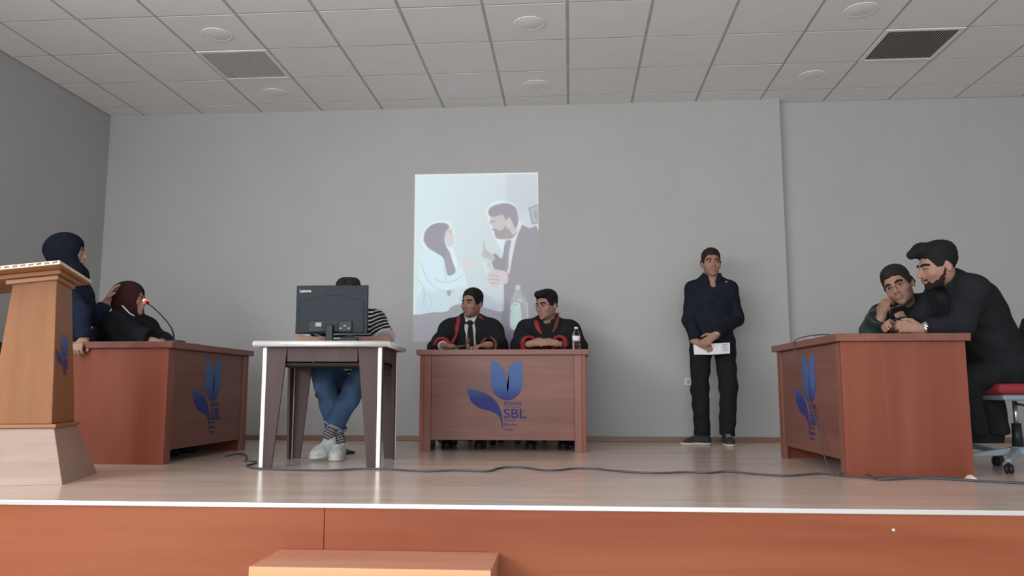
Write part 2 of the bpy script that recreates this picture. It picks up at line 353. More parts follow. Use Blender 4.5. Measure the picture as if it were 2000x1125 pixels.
# ------------------------------------------------------------------ desks with the blue tulip emblem
def px_logo(X, Y): return ((X / 7.033 + 880 - 982.5) * 0.003935, -(Y / 7.033 + 700 - 775) * 0.003935)
TULIP = [(522, 70), (545, 62), (600, 85), (655, 130), (700, 180), (730, 245), (742, 310), (742, 390), (738, 450), (745, 478), (760, 450), (768, 390), (768, 300), (762, 200), (768, 140), (810, 100), (860, 75), (905, 62), (940, 72), (948, 150), (952, 300), (950, 400), (935, 460), (905, 520), (850, 570), (790, 595), (735, 600), (680, 590), (620, 560), (565, 510), (535, 455), (520, 380), (518, 200)]
LEAF = [(190, 445), (250, 448), (330, 465), (420, 495), (500, 535), (560, 580), (610, 640), (645, 705), (665, 770), (680, 850), (685, 930), (683, 975), (675, 970), (668, 900), (650, 845), (615, 800), (565, 765), (490, 740), (400, 720), (335, 690), (280, 650), (240, 600), (215, 540)]
def emblem(parent, y, s=1.0, ox=0.0, oz=0.0):
    for nm, pts in (('tulip_emblem', TULIP), ('leaf_emblem', LEAF)):
        bm = bmesh.new(); q = [px_logo(*p) for p in pts]
        add_poly(bm, [(a * s, b * s) for a, b in q], -0.0012, 0.0); bmesh.ops.triangulate(bm, faces=[f for f in bm.faces if len(f.verts) > 4])
        bm_obj(nm, bm, M['logo'], parent, (ox, y, oz))
    rows = [('KONYA', 703, 615, 945, 672, 0.012), ('Türk Telekom', 712, 682, 930, 703, 0.004), ('SBL', 697, 712, 1003, 842, 0.018), ('Sosyal', 700, 855, 850, 890, 0.006), ('Bilimler', 700, 908, 878, 945, 0.006), ('Lisesi', 700, 970, 828, 1003, 0.006)]
    for s_, x0, y0, x1, y1, b in rows:
        a = px_logo(x0, y1); c = px_logo(x1, y0)
        o = stext('emblem_lettering', s_, (c[0] - a[0]) * s, (c[1] - a[1]) * s, M['logo'], parent, a[0] * s, 0.0, a[1] * s, b)
        o.location = (ox, y, oz)
def desk(loc, rz, label, depth, width=1.27, H=0.77):
    t = empty('desk', loc, rz, label, 'desk', 'panelled desks with the tulip emblem')
    hw = width / 2
    box('desktop', (-hw - 0.025, -0.03, H - 0.042), (hw + 0.025, depth + 0.02, H), M['deskh'], t, 0.003)
    for s in (-1, 1):
        x0, x1 = sorted((s * hw, s * (hw - 0.03)))
        box('side_panel', (x0, 0.0, 0.0), (x1, depth, H - 0.0425), M['deskv'], t, 0.002)
        x0, x1 = sorted((s * (hw - 0.0305), s * (hw - 0.088)))
        box('front_post', (x0, 0.0, 0.0), (x1, 0.025, H - 0.0425), M['deskp'], t, 0.002)
    fp = box('front_panel', (-hw + 0.0885, 0.008, 0.085), (hw - 0.0885, 0.026, H - 0.0425), M['deskh'], t, 0.002)
    emblem(fp, 0.0075, 1.0, 0.025, 0.425)
    box('modesty_rail', (-hw + 0.031, depth * 0.55, H - 0.16), (hw - 0.031, depth * 0.55 + 0.02, H - 0.043), M['deskh'], t, 0.002)
    return t
desk((-0.522, 6.09, 0), 0, 'wooden desk with blue tulip emblem standing below the projected picture, facing the hall', 0.58)
desk((-2.545, 5.53, 0), math.radians(90), 'wooden desk with gooseneck microphone beside the lectern', 0.64)
desk((1.463, 5.12, 0), math.radians(-89), 'wooden desk where two men in black lean over, cable hanging down its front', 0.665)

# ------------------------------------------------------------------ lectern
A = math.radians(16)
LC = np.array([-2.504, 3.843, 0]); ex = np.array([math.cos(A), math.sin(A), 0]); ey = np.array([-math.sin(A), math.cos(A), 0])
org = LC - ex * 0.25 + ey * 0.285
t = empty('lectern', tuple(org), A, 'tall wooden lectern with flared base and sloping top on the left of the stage', 'lectern')
def frus(name, z0, hx0, hy0, z1, hx1, hy1, m, bev=0.003, cx1=0.0, cy1=0.0):
    return hexa(name, [(-hx0, -hy0, z0), (hx0, -hy0, z0), (hx0, hy0, z0), (-hx0, hy0, z0)], [(cx1 - hx1, cy1 - hy1, z1), (cx1 + hx1, cy1 - hy1, z1), (cx1 + hx1, cy1 + hy1, z1), (cx1 - hx1, cy1 + hy1, z1)], m, t, bev)
frus('base', 0, 0.25, 0.285, 0.272, 0.160, 0.178, M['lectbase'])
frus('moulding', 0.272, 0.172, 0.190, 0.292, 0.172, 0.190, M['lecth'], 0.005)
body = frus('column', 0.292, 0.148, 0.175, 1.05, 0.103, 0.117, M['lect'], 0.004)
TL = math.radians(8)
def slab(name, lo, hi, m, z, bev=0.003):
    o = box(name, lo, hi, m, t, bev); o.location = (0.0, 0, z); o.rotation_euler = (math.radians(-4), -TL, 0); return o
slab('under_moulding', (-0.135, -0.135, -0.024), (0.115, 0.135, 0.0), M['lecth'], 1.038)
slab('under_moulding', (-0.20, -0.16, 0.0), (0.135, 0.17, 0.022), M['lecth'], 1.039)
ts = slab('reading_top', (-0.33, -0.25, 0.0225), (0.16, 0.27, 0.044), M['lecth'], 1.039)
bm = bmesh.new()
bx(bm, (-0.331, -0.253, 0.026), (0.163, -0.2502, 0.045)); bx(bm, (0.1602, -0.25, 0.030), (0.163, 0.27, 0.045))
bm_obj('patterned_edge', bm, M['plat'], ts)
bm = bmesh.new()
for k in range(13):
    x = -0.315 + k * 0.037
    bx(bm, (x, -0.2538, 0.031), (x + 0.009, -0.2529, 0.040)); bx(bm, (x + 0.011, -0.2538, 0.033), (x + 0.021, -0.2529, 0.041))
bm_obj('edge_inlay', bm, M['gavel'], ts)
sl = math.atan((0.158 - 0.112) / (1.08 - 0.292))
bm = bmesh.new(); bx(bm, (-0.08, 0.0, -0.20), (0.08, 0.001, 0.20))
ep = bm_obj('emblem_panel', bm, M['lect'], t)
ep.location = (0.1285, 0.0, 0.63); ep.rotation_euler = (-sl, 0, math.radians(90))
emblem(ep, -0.0005, 0.42, 0.0, 0.02)

# ------------------------------------------------------------------ computer table
TR = math.atan2(0.052, 0.714)
t = empty('computer_table', (-1.50, 4.74, 0), TR, 'dark brown table with silver edges and tapered legs holding the computer monitor', 'table')
hw, dp, H = 0.362, 0.66, 0.757
bm = bmesh.new(); bx(bm, (-hw - 0.035, -0.035, H - 0.034), (hw + 0.035, dp + 0.035, H - 0.001)); bm_obj('tabletop', bm, M['maroon'], t)
rim = []
def rim_bar(p, q):
    bm = bmesh.new(); add_tube(bm, [p, q], 0.0185, 12); o = bm_obj('silver_rim', bm, M['silver'], t, smooth=True)
zc = H - 0.0175; e = 0.036
rim_bar((-hw - e, -e, zc), (hw + e, -e, zc)); rim_bar((-hw - e, dp + e, zc), (hw + e, dp + e, zc))
rim_bar((-hw - e, -e, zc), (-hw - e, dp + e, zc)); rim_bar((hw + e, -e, zc), (hw + e, dp + e, zc))
zt = H - 0.035
for sx in (-1, 1):
    for sy, y0 in ((1, 0.0), (-1, dp)):
        L = empty('leg', (sx * hw, y0, 0)); L.parent = t
        # silver corner post and two tapering boards
        a, b = sorted((0.0, -sx * 0.026)); c, d = sorted((0.0, sy * 0.018))
        box('corner_strip', (a, c, 0.0), (b, d, zt), M['silver'], L, 0.004)
        x1, x2 = -sx * 0.0265, -sx * 0.078; x3 = -sx * 0.148
        hexa('leg_board', [(x1, c + .001, 0.004), (x2, c + .001, 0.004), (x2, d - .001, 0.004), (x1, d - .001, 0.004)], [(x1, c + .001, zt), (x3, c + .001, zt), (x3, d - .001, zt), (x1, d - .001, zt)], M['maroon'], L, 0.001)
        y1, y2, y3 = sy * 0.0185, sy * 0.07, sy * 0.13
        hexa('leg_board', [(a + .003, y1, 0.004), (b - .006, y1, 0.004), (b - .006, y2, 0.004), (a + .003, y2, 0.004)], [(a + .003, y1, zt), (b - .006, y1, zt), (b - .006, y3, zt), (a + .003, y3, zt)], M['maroon'], L, 0.001)
for y0 in (0.003, dp - 0.017): box('apron', (-hw + 0.149, y0, zt - 0.088), (hw - 0.149, y0 + 0.014, zt), M['maroon'], t, 0.001)
for x0 in (-hw + 0.005, hw - 0.019): box('apron', (x0, 0.131, zt - 0.088), (x0 + 0.014, dp - 0.131, zt), M['maroon'], t, 0.001)
box('under_shelf', (-hw + 0.03, 0.03, zt - 0.112), (hw - 0.03, dp - 0.03, zt - 0.095), M['darkgap'], t, 0.001)

# ------------------------------------------------------------------ monitor seen from behind
t = empty('computer_monitor', (-1.555, 5.08, H), math.radians(0.5), 'black computer monitor seen from behind on the silver-edged table', 'monitor')
bm = bmesh.new()
add_hexa(bm, [(-0.238, 0.0, 0.07), (0.238, 0.0, 0.07), (0.238, 0.0, 0.387), (-0.238, 0.0, 0.387)], [(-0.238, 0.022, 0.07), (0.238, 0.022, 0.07), (0.238, 0.022, 0.387), (-0.238, 0.022, 0.387)]); bevel(bm, 0.004)
sh = bm_obj('rear_shell', bm, M['monitor'], t)
# shallow arched swelling of the rear cover
bm = bmesh.new(); arch = [(-0.215, 0.075), (0.215, 0.075), (0.215, 0.285), (0.14, 0.302), (0.06, 0.318), (0.0, 0.323), (-0.06, 0.318), (-0.14, 0.302), (-0.215, 0.285)]
add_poly(bm, arch, -0.0045, 0.0); bevel(bm, 0.003, 2); bm_obj('rear_bulge', bm, M['monitor'], t)
box('connector_bay', (-0.145, -0.0165, 0.082), (0.14, -0.0047, 0.150), M['black'], t, 0.002)
box('rating_label', (-0.098, -0.0185, 0.116), (-0.060, -0.0167, 0.142), M['print'], t, 0)
for k in range(3): box('port', (0.06 + k * 0.026, -0.0185, 0.10 + (k % 2) * 0.016), (0.078 + k * 0.026, -0.0167, 0.107 + (k % 2) * 0.016), M['print'], t, 0)
box('screen', (-0.232, 0.0222, 0.076), (0.232, 0.0242, 0.381), M['black'], t, 0)
box('stand_neck', (-0.024, -0.042, 0.012), (0.024, -0.0168, 0.125), M['black'], t, 0.006)
box('stand_plate', (-0.055, -0.0205, 0.082), (0.055, -0.0168, 0.140), M['monitor'], t, 0.002)
lathe('stand_foot', [(0.0, 0.0005), (0.10, 0.0005), (0.104, 0.004), (0.10, 0.009), (0.03, 0.013), (0.0, 0.013)], M['black'], t, 40, c=(0, 0.0, 0))
stext('maker_lettering', 'Lenovo', 0.076, 0.021, M['white'], t, -0.216, -0.0006, 0.342, 0.02)
# desk clutter beside it
t = empty('keyboard', (-1.59, 5.28, H), 0.0, 'black keyboard on the table behind the monitor stand', 'keyboard')
box('body', (-0.20, -0.06, 0.0), (0.20, 0.06, 0.016), M['black'], t, 0.003)
bm = bmesh.new()
for r in range(5):
    for c in range(15): bx(bm, (-0.19 + c * 0.0255, -0.052 + r * 0.0215, 0.016), (-0.19 + c * 0.0255 + 0.021, -0.052 + r * 0.0215 + 0.017, 0.021))
k = bm_obj('keys', bm, M['black'], t); k['kind'] = 'stuff'
t = empty('black_box', (-1.41, 5.0, H), 0.2, 'small black box beside the monitor stand, cable curling out of it', 'box')
box('case', (-0.055, -0.03, 0), (0.055, 0.03, 0.042), M['black'], t, 0.005)
box('top_clip', (-0.02, -0.02, 0.042), (0.03, 0.01, 0.052), M['monitor'], t, 0.002)
pts = [(-1.36, 5.02, H + 0.02), (-1.32, 5.03, H + 0.014), (-1.28, 5.0, H + 0.007), (-1.22, 4.94, H + 0.006), (-1.17, 4.98, H + 0.006), (-1.2, 5.08, H + 0.006), (-1.3, 5.12, H + 0.006)]
tag(tube('computer_cable', catmull(pts), 0.006, M['bcable']), 'black cable curled on the computer table right of the monitor', 'cable')
# ------------------------------------------------------------------ things on the desks
# gooseneck microphone on the left desk
b = np.array([-2.675, 5.22, 0.77])
t = empty('gooseneck_microphone', tuple(b), 0, 'black gooseneck microphone glowing red on the desk by the lectern', 'microphone')
bm = bmesh.new(); bx(bm, (-0.045, -0.055, 0.0), (0.05, 0.055, 0.026)); bevel(bm, 0.008, 3); base = bm_obj('base', bm, M['black'], t)
path = [at(340, 668, 5.22), at(338, 650, 5.215), at(331, 635, 5.21), at(318, 619, 5.20), at(302, 603, 5.195), at(289, 593, 5.19)]
tube('gooseneck', catmull([tuple(np.array(p) - b) for p in path], 6), [0.008 - 0.0035 * min(1, i / 12) for i in range(31)], M['black'], t, 8)
hd = np.array(at(284, 588.5, 5.185)) - b
dr = (np.array(path[-2]) - np.array(path[-1])); dr /= np.linalg.norm(dr)
tube('capsule', [tuple(hd + dr * 0.024), tuple(hd + dr * 0.006)], 0.010, M['black'], t, 12)
tube('light_ring', [tuple(hd + dr * 0.006), tuple(hd - dr * 0.006)], 0.0145, M['led'], t, 14)
tube('light_core', [tuple(hd - dr * 0.0062), tuple(hd - dr * 0.016)], [0.0105, 0.007], M['ledc'], t, 12)
pts = [at(352, 671, 5.27), at(362, 678, 5.33), at(375, 680, 5.42), at(390, 680, 5.5), at(403, 680, 5.6), at(413, 684, 5.65)]
pts = [(p[0] - 0.05, p[1], 0.776 + (0.012 if 2 <= i <= 4 else 0.0)) for i, p in enumerate(pts)]
tag(tube('microphone_cable', catmull(pts), 0.004, M['bcable']), 'thin black cable trailing from the microphone along the desk edge', 'cable')
# water bottle on the middle desk
t = empty('water_bottle', (0.045, 6.16, 0.77), 0, 'clear plastic water bottle at the right end of the middle desk', 'bottle')
lathe('bottle_body', [(0.0, 0.001), (0.026, 0.001), (0.030, 0.006), (0.030, 0.03), (0.0285, 0.034), (0.030, 0.038), (0.030, 0.052), (0.0285, 0.056), (0.030, 0.06), (0.030, 0.112), (0.028, 0.122), (0.020, 0.138), (0.0125, 0.148), (0.0125, 0.158), (0.0, 0.158)], M['pet'], t, 28)
lathe('bottle_label', [(0.0302, 0.066), (0.0306, 0.066), (0.0306, 0.106), (0.0302, 0.106)], M['paper'], t, 28)
lathe('cap', [(0.0, 0.1585), (0.0145, 0.1585), (0.0145, 0.172), (0.013, 0.174), (0.0, 0.174)], M['white'], t, 20)
# gavel
t = empty('gavel', (-0.817, 6.32, 0.77), math.radians(8), 'dark wooden gavel with brass bands lying between the hands of the man with the tie', 'gavel')
lathe('head', [(0.0, 0.0), (0.019, 0.0), (0.0205, 0.004), (0.0205, 0.016), (0.016, 0.024), (0.0155, 0.06), (0.0165, 0.068), (0.021, 0.074), (0.021, 0.086), (0.019, 0.090), (0.012, 0.096), (0.012, 0.108), (0.0, 0.110)], M['gavel'], t, 20, c=(0, 0, 0.0))
for z in (0.028, 0.045): lathe('brass_band', [(0.0158, z), (0.0178, z), (0.0178, z + 0.007), (0.0158, z + 0.007)], M['brass'], t, 20)
tube('handle', [(-0.015, 0, 0.044), (-0.06, 0.0, 0.038), (-0.12, 0.0, 0.026), (-0.19, 0.0, 0.014)], [0.007, 0.008, 0.0105, 0.012], M['gavel'], t, 10)
lathe('sound_block', [(0.0, 0.0), (0.04, 0.0), (0.042, 0.004), (0.04, 0.012), (0.0, 0.012)], M['gavel'], t, 24, c=(-0.17, 0.04, 0))
# white plate with a looped cable on the right desk
q = np.array([1.53, 5.12, 0.77])
t = empty('white_dish', tuple(q), 0, 'small white dish lying on the right desk under the cable loop', 'dish')
lathe('dish_body', [(0.0, 0.0), (0.045, 0.0), (0.07, 0.012), (0.072, 0.014), (0.068, 0.015), (0.045, 0.006), (0.0, 0.006)], M['white'], t, 32)
lathe('dish_foot', [(0.03, -0.0), (0.034, 0.0), (0.034, 0.002), (0.03, 0.002)], M['white'], t, 24)
cp = [(1.72, 4.98, 0.776), (1.62, 4.95, 0.79), (1.55, 4.99, 0.80), (1.50, 5.08, 0.80), (1.46, 5.17, 0.792), (1.426, 5.20, 0.774), (1.42, 5.19, 0.74), (1.432, 5.12, 0.6), (1.438, 5.0, 0.42), (1.438, 4.88, 0.3), (1.435, 4.80, 0.2), (1.42, 4.68, 0.09), (1.43, 4.58, 0.02), (1.47, 4.47, 0.008), (1.55, 4.39, 0.007)]
tag(tube('hanging_cable', catmull(cp), 0.0042, M['cable']), 'grey cable looping over the right desk edge and hanging down its front', 'cable')
# floor cables
def zc_(p, z=0.006): return (p[0], p[1], z)
run = [(440, 893), (452, 890), (466, 888), (480, 891), (482, 898), (479, 902), (490, 902.5), (500, 904), (494, 908), (482, 910.5), (486, 914), (502, 917), (560, 919), (640, 920.5), (700, 918), (760, 918.5), (830, 922.5), (890, 920.5), (950, 922.5), (968, 918), (985, 914.8), (1020, 914.8), (1060, 920), (1090, 920), (1120, 917), (1160, 917.5), (1220, 923), (1280, 926), (1340, 924), (1380, 926), (1420, 923), (1480, 928), (1540, 931), (1600, 927), (1630, 930)]
tag(tube('floor_cable', catmull([zc_(fl(*p)) for p in run], 6), 0.0062, M['cable'], seg=6), 'long grey cable snaking across the stage floor under the computer table', 'cable')
run2 = [(1638, 931), (1655, 926), (1672, 924.5), (1690, 930), (1712, 938), (1740, 938.5), (1790, 936), (1850, 938), (1900, 941), (1960, 944), (2060, 949)]
tag(tube('floor_cable', catmull([zc_(fl(*p), 0.018 if 1 <= i <= 3 else 0.006) for i, p in enumerate(run2)], 6), 0.006, M['cable'], seg=6), 'grey cable running along the foot of the right desk to the right edge', 'cable')
run3 = [(1700, 936.5), (1740, 933.5), (1800, 934.5), (1850, 934.5), (1890, 938.5), (1940, 942), (2050, 946)]
tag(tube('floor_cable', catmull([zc_(fl(*p), 0.006) for p in run3], 6), 0.0035, M['cable'], seg=6), 'thinner pale cable lying beside the cable at the foot of the right desk', 'cable')
p = fl(1885, 934)
o = hexa('wooden_wedge', [(-0.035, -0.012, 0), (0.035, -0.012, 0), (0.035, 0.012, 0), (-0.035, 0.012, 0)], [(-0.012, -0.008, 0.024), (0.0, -0.008, 0.026), (0.004, 0.008, 0.022), (-0.012, 0.008, 0.022)], M['plat'], None, 0.002, (p[0], p[1] - 0.06, 0), (0, 0, 0.2))
tag(o, 'small pale wedge on the floor at the right desk corner', 'wedge')

# ------------------------------------------------------------------ signed-distance modelling of figures
def V(*a): return np.array(a, np.float64)
def unit(v): v = np.asarray(v, float); return v / (np.linalg.norm(v) + 1e-9)
def smin(a, b, k):
    if k <= 0: return np.minimum(a, b)
    h = np.maximum(k - np.abs(a - b), 0.0) / k
    return np.minimum(a, b) - h * h * k * 0.25
class P_:
    """one primitive: distance function, bounding sphere, operation and blend"""
    def __init__(s, fn, c, r, op='u', k=0.02): s.fn, s.c, s.r, s.op, s.k = fn, np.asarray(c, np.float32), r, op, k
def rc(a, b, r1, r2, k=0.02, op='u'):
    a = np.asarray(a, np.float32); b = np.asarray(b, np.float32); ba = b - a; l2 = float(ba @ ba) + 1e-12; L = math.sqrt(l2); rr = r1 - r2
    a2 = max(l2 - rr * rr, 1e-9); il2 = 1.0 / l2
    def fn(p):
        pa = p - a; y = pa @ ba; z = y - l2; q = pa * l2 - y[:, None] * ba; x2 = np.einsum('ij,ij->i', q, q)
        y2 = y * y * l2; z2 = z * z * l2; kk = math.copysign(1, rr) * rr * rr * x2
        r = (np.sqrt(x2 * a2 * il2) + y * rr) * il2 - r1
        m1 = np.sign(z) * a2 * z2 > kk; m2 = np.sign(y) * a2 * y2 < kk
        r = np.where(m2, np.sqrt(x2 + y2) * il2 - r1, r)
        return np.where(m1, np.sqrt(x2 + z2) * il2 - r2, r)
    return P_(fn, (a + b) / 2, L / 2 + max(r1, r2), op, k)
def el(c, r, Rm=None, k=0.02, op='u'):
    c = np.asarray(c, np.float32); r = np.asarray(r, np.float32); Rm = None if Rm is None else np.asarray(Rm, np.float32)
    def fn(p):
        q = p - c
        if Rm is not None: q = q @ Rm          # columns of Rm are the local axes
        k0 = np.linalg.norm(q / r, axis=1); k1 = np.linalg.norm(q / (r * r), axis=1)
        return k0 * (k0 - 1.0) / (k1 + 1e-9)
    return P_(fn, c, float(r.max()), op, k)
def cutrc(a, b, r1, r2, k=0.02, cut=0.0, op='u'):
    """round cone cut flat at its b end (a sleeve or trouser leg that ends in a hem)"""
    base = rc(a, b, r1, r2, k, op); d = unit(np.asarray(b) - np.asarray(a)).astype(np.float32); bb = np.asarray(b, np.float32) + d * np.float32(cut)
    base_fn = base.fn
    base.fn = lambda p: np.maximum(base_fn(p), (p - bb) @ d)
    return base
def half(c, n, k=0.004, op='i'):
    """keep the side of the plane against n"""
    c = np.asarray(c, np.float32); n = unit(n).astype(np.float32)
    return P_(lambda p: (p - c) @ n, c, 1e3, op, k)
def slab_cut(lo, hi, k=.003):
    lo = np.asarray(lo, np.float32); hi = np.asarray(hi, np.float32); c = (lo + hi) / 2; h = (hi - lo) / 2
    def fn(p):
        q = np.abs(p - c) - h; return np.linalg.norm(np.maximum(q, 0), axis=1) + np.minimum(q.max(1), 0)
    return P_(fn, c, 1e3, 's', k)
def ev(ops, p, m=0.07):
    d = np.full(len(p), 1.0, np.float32)
    for o in ops:
        if o.op == 'i': d = -smin(-d, -o.fn(p), o.k); continue
        q = p - o.c; idx = np.nonzero(np.einsum('ij,ij->i', q, q) < (o.r + m) ** 2)[0]
        if not len(idx): continue
        v = o.fn(p[idx]).astype(np.float32)
        d[idx] = smin(d[idx], v, o.k) if o.op == 'u' else -smin(-d[idx], v, o.k)
    return d
def bounds(ops, pad=0.02):
    us = [o for o in ops if o.op == 'u']
    return np.min([o.c - o.r for o in us], 0) - pad, np.max([o.c + o.r for o in us], 0) + pad
CORN = np.array([(i, j, k) for i in (0, 1) for j in (0, 1) for k in (0, 1)])
def surf(fn, lo, hi, h):
    """sparse sampling + surface nets -> verts, quads"""
    C = 4; n = (np.ceil((np.asarray(hi) - lo) / (h * C)).astype(int) + 1); lo = np.asarray(lo, np.float32)
    cg = np.stack(np.meshgrid(*[np.arange(k) for k in n], indexing='ij'), -1).reshape(-1, 3)
    cd = fn((lo + (cg + 0.5) * (h * C)).astype(np.float32)).reshape(n)
    D = np.repeat(np.repeat(np.repeat(np.where(cd < 0, np.float32(-1), np.float32(1)), C, 0), C, 1), C, 2)
    near = np.argwhere(np.abs(cd) < h * C * 1.35)
    off = np.stack(np.meshgrid(*[np.arange(C)] * 3, indexing='ij'), -1).reshape(-1, 3)
    idx = (near[:, None, :] * C + off[None]).reshape(-1, 3)
    D[idx[:, 0], idx[:, 1], idx[:, 2]] = fn((lo + (idx + 0.5) * h).astype(np.float32))
    I = D < 0; s = np.zeros(np.array(D.shape) - 1, np.int8)
    for a, b, c in CORN: s += I[a:a + s.shape[0], b:b + s.shape[1], c:c + s.shape[2]]
    act = (s > 0) & (s < 8); cells = np.argwhere(act); vid = np.full(act.shape, -1, np.int64); vid[act] = np.arange(len(cells))
    val = np.stack([D[cells[:, 0] + a, cells[:, 1] + b, cells[:, 2] + c] for a, b, c in CORN], 1)
    acc = np.zeros((len(cells), 3)); cnt = np.zeros(len(cells))
    for i in range(8):
        for j in range(i + 1, 8):
            if np.abs(CORN[i] - CORN[j]).sum() != 1: continue
            va, vb = val[:, i], val[:, j]; m = (va < 0) != (vb < 0); t = np.where(m, va / np.where(m, va - vb, 1), 0)
            acc += np.where(m[:, None], CORN[i] + t[:, None] * (CORN[j] - CORN[i]), 0); cnt += m
    verts = lo + (cells + 0.5 + acc / np.maximum(cnt, 1)[:, None]) * h
    quads = []
    for ax in range(3):
        u, v = [(1, 2), (2, 0), (0, 1)][ax]; sl0 = [slice(None)] * 3; sl1 = [slice(None)] * 3; sl0[ax] = slice(0, -1); sl1[ax] = slice(1, None)
        A, B = I[tuple(sl0)], I[tuple(sl1)]
        for fl_, m in ((0, A & ~B), (1, ~A & B)):
            e = np.argwhere(m); e = e[(e[:, u] > 0) & (e[:, v] > 0) & (e[:, u] < vid.shape[u]) & (e[:, v] < vid.shape[v]) & (e[:, ax] < vid.shape[ax])]
            if not len(e): continue
            du = np.zeros(3, int); dv = np.zeros(3, int); du[u] = 1; dv[v] = 1
            g = [vid[tuple(x.T)] for x in (e - du - dv, e - dv, e, e - du)]
            q = np.stack(g, 1); quads.append(q if fl_ == 0 else q[:, ::-1])
    q = np.concatenate(quads) if quads else np.zeros((0, 4), int); q = q[(q >= 0).all(1)]
    return verts, q
def np_mesh(name, v, q, cols=None):
    me = bpy.data.meshes.new(name); me.vertices.add(len(v)); me.vertices.foreach_set('co', np.ascontiguousarray(v, np.float32).ravel())
    k = q.shape[1]; me.loops.add(q.size); me.loops.foreach_set('vertex_index', np.ascontiguousarray(q, np.int32).ravel())
    me.polygons.add(len(q)); me.polygons.foreach_set('loop_start', np.arange(0, q.size, k, dtype=np.int32)); me.polygons.foreach_set('loop_total', np.full(len(q), k, np.int32))
    me.polygons.foreach_set('use_smooth', np.ones(len(q), bool)); me.update(calc_edges=True)
    if cols is not None:
        a = me.color_attributes.new('Col', 'FLOAT_COLOR', 'POINT'); c = np.ones((len(v), 4), np.float32); c[:, :3] = cols; a.data.foreach_set('color', c.ravel())
    return me
def sdf_obj(name, ops, h, m, parent, colfn=None, fn=None, bb=None, wrinkle=0.0, seed=0.0):
    lo, hi = bb if bb is not None else bounds(ops)
    f0 = fn or (lambda p: ev(ops, p))
    if wrinkle:
        def f(p): 
            d = f0(p); x, y, z = p[:, 0] + seed, p[:, 1] - seed, p[:, 2] + seed * 2
            return d + wrinkle * (np.sin(31 * z + 17 * x + 3 * np.sin(13 * y)) * np.sin(23 * x - 11 * z + 9 * y) + 0.6 * np.sin(53 * z - 29 * y + 19 * x))
    else: f = f0
    v, q = surf(f, lo, hi, h)
    o = bpy.data.objects.new(name, np_mesh(name, v, q, colfn(v) if colfn else None)); COL.objects.link(o); o.data.materials.append(m)
    o.parent = parent; o.matrix_parent_inverse = parent.matrix_basis.inverted()
    return o
def adopt(o, parent):
    o.parent = parent; r = parent
    while r.parent is not None: r = r.parent
    o.matrix_parent_inverse = Matrix.Translation(-Vector(r.location)); return o

# ---- head: local frame x = image right when facing -y, z up; origin between the ears
def rotm(yaw, pitch, roll):
    return np.array(Matrix.Rotation(math.radians(yaw), 3, 'Z') @ Matrix.Rotation(math.radians(pitch), 3, 'X') @ Matrix.Rotation(math.radians(roll), 3, 'Y'))
class Head:
    def __init__(s, c, yaw=0, pitch=0, roll=0, sc=1.0, female=False):
        s.c = np.asarray(c, float); s.R = rotm(yaw, pitch, roll); s.s = sc; s.f = female
        f = 0.94 if female else 1.0
        s.ops = [s.E((0, .018, .045), (.074, .094, .082)), s.E((0, -.015, -.018), (.066 * f, .077, .086), k=.03), s.E((0, -.042, -.072), (.047 * f, .046, .036), k=.03),
                 s.E((0, -.078, -.097), (.02 * f, .016, .016), k=.022), s.C((-.03, -.080, .024), (.03, -.080, .024), .0105, .0105, k=.016)]
        for sx in (-1, 1):
            s.ops += [s.E((sx * .044, -.060, -.022), (.022, .02, .02), k=.022), s.E((sx * .0315, -.103, .004), (.018, .015, .0125), k=.010, op='s')]
            if not female or True:
                s.ops += [s.E((sx * .0755, .020, -.006), (.010, .020, .033), k=.006), s.E((sx * .0865, .010, -.004), (.008, .011, .019), k=.005, op='s')]
        s.ops += [s.C((0, -.087, .018), (0, -.109, -.026), .0065, .0105 * f, k=.010)]
        for sx in (-1, 1): s.ops += [s.E((sx * .0115, -.098, -.031), (.0085, .011, .0075), k=.006)]
        s.ops += [s.E((0, -.092, -.046), (.012, .010, .012), k=.010), s.E((0, -.0955, -.0575), (.023, .0095, .0055), k=.005), s.E((0, -.0940, -.0685), (.019, .010, .0065), k=.005),
                  s.C((-.022, -.100, -.0628), (.022, -.100, -.0628), .0018, .0018, k=.003, op='s')]
    def w(s, p): return s.c + s.R @ (np.asarray(p, float) * s.s)
    def loc(s, P): return ((np.asarray(P) - s.c) @ s.R) / s.s
    def E(s, c, r, k=.02, op='u', rot=None):
        Rm = s.R if rot is None else s.R @ rot
        return el(s.w(c), np.asarray(r) * s.s, Rm, k * s.s, op)
    def C(s, a, b, r1, r2, k=.02, op='u'): return rc(s.w(a), s.w(b), r1 * s.s, r2 * s.s, k * s.s, op)
    def face_y(s, x, z):
        y = np.linspace(-.17, .05, 441); p = np.stack([np.full_like(y, x), y, np.full_like(y, z)], 1)
        d = ev(s.ops, (s.c + (p * s.s) @ s.R.T).astype(np.float32)); i = np.argmax(d < 0); return y[i]
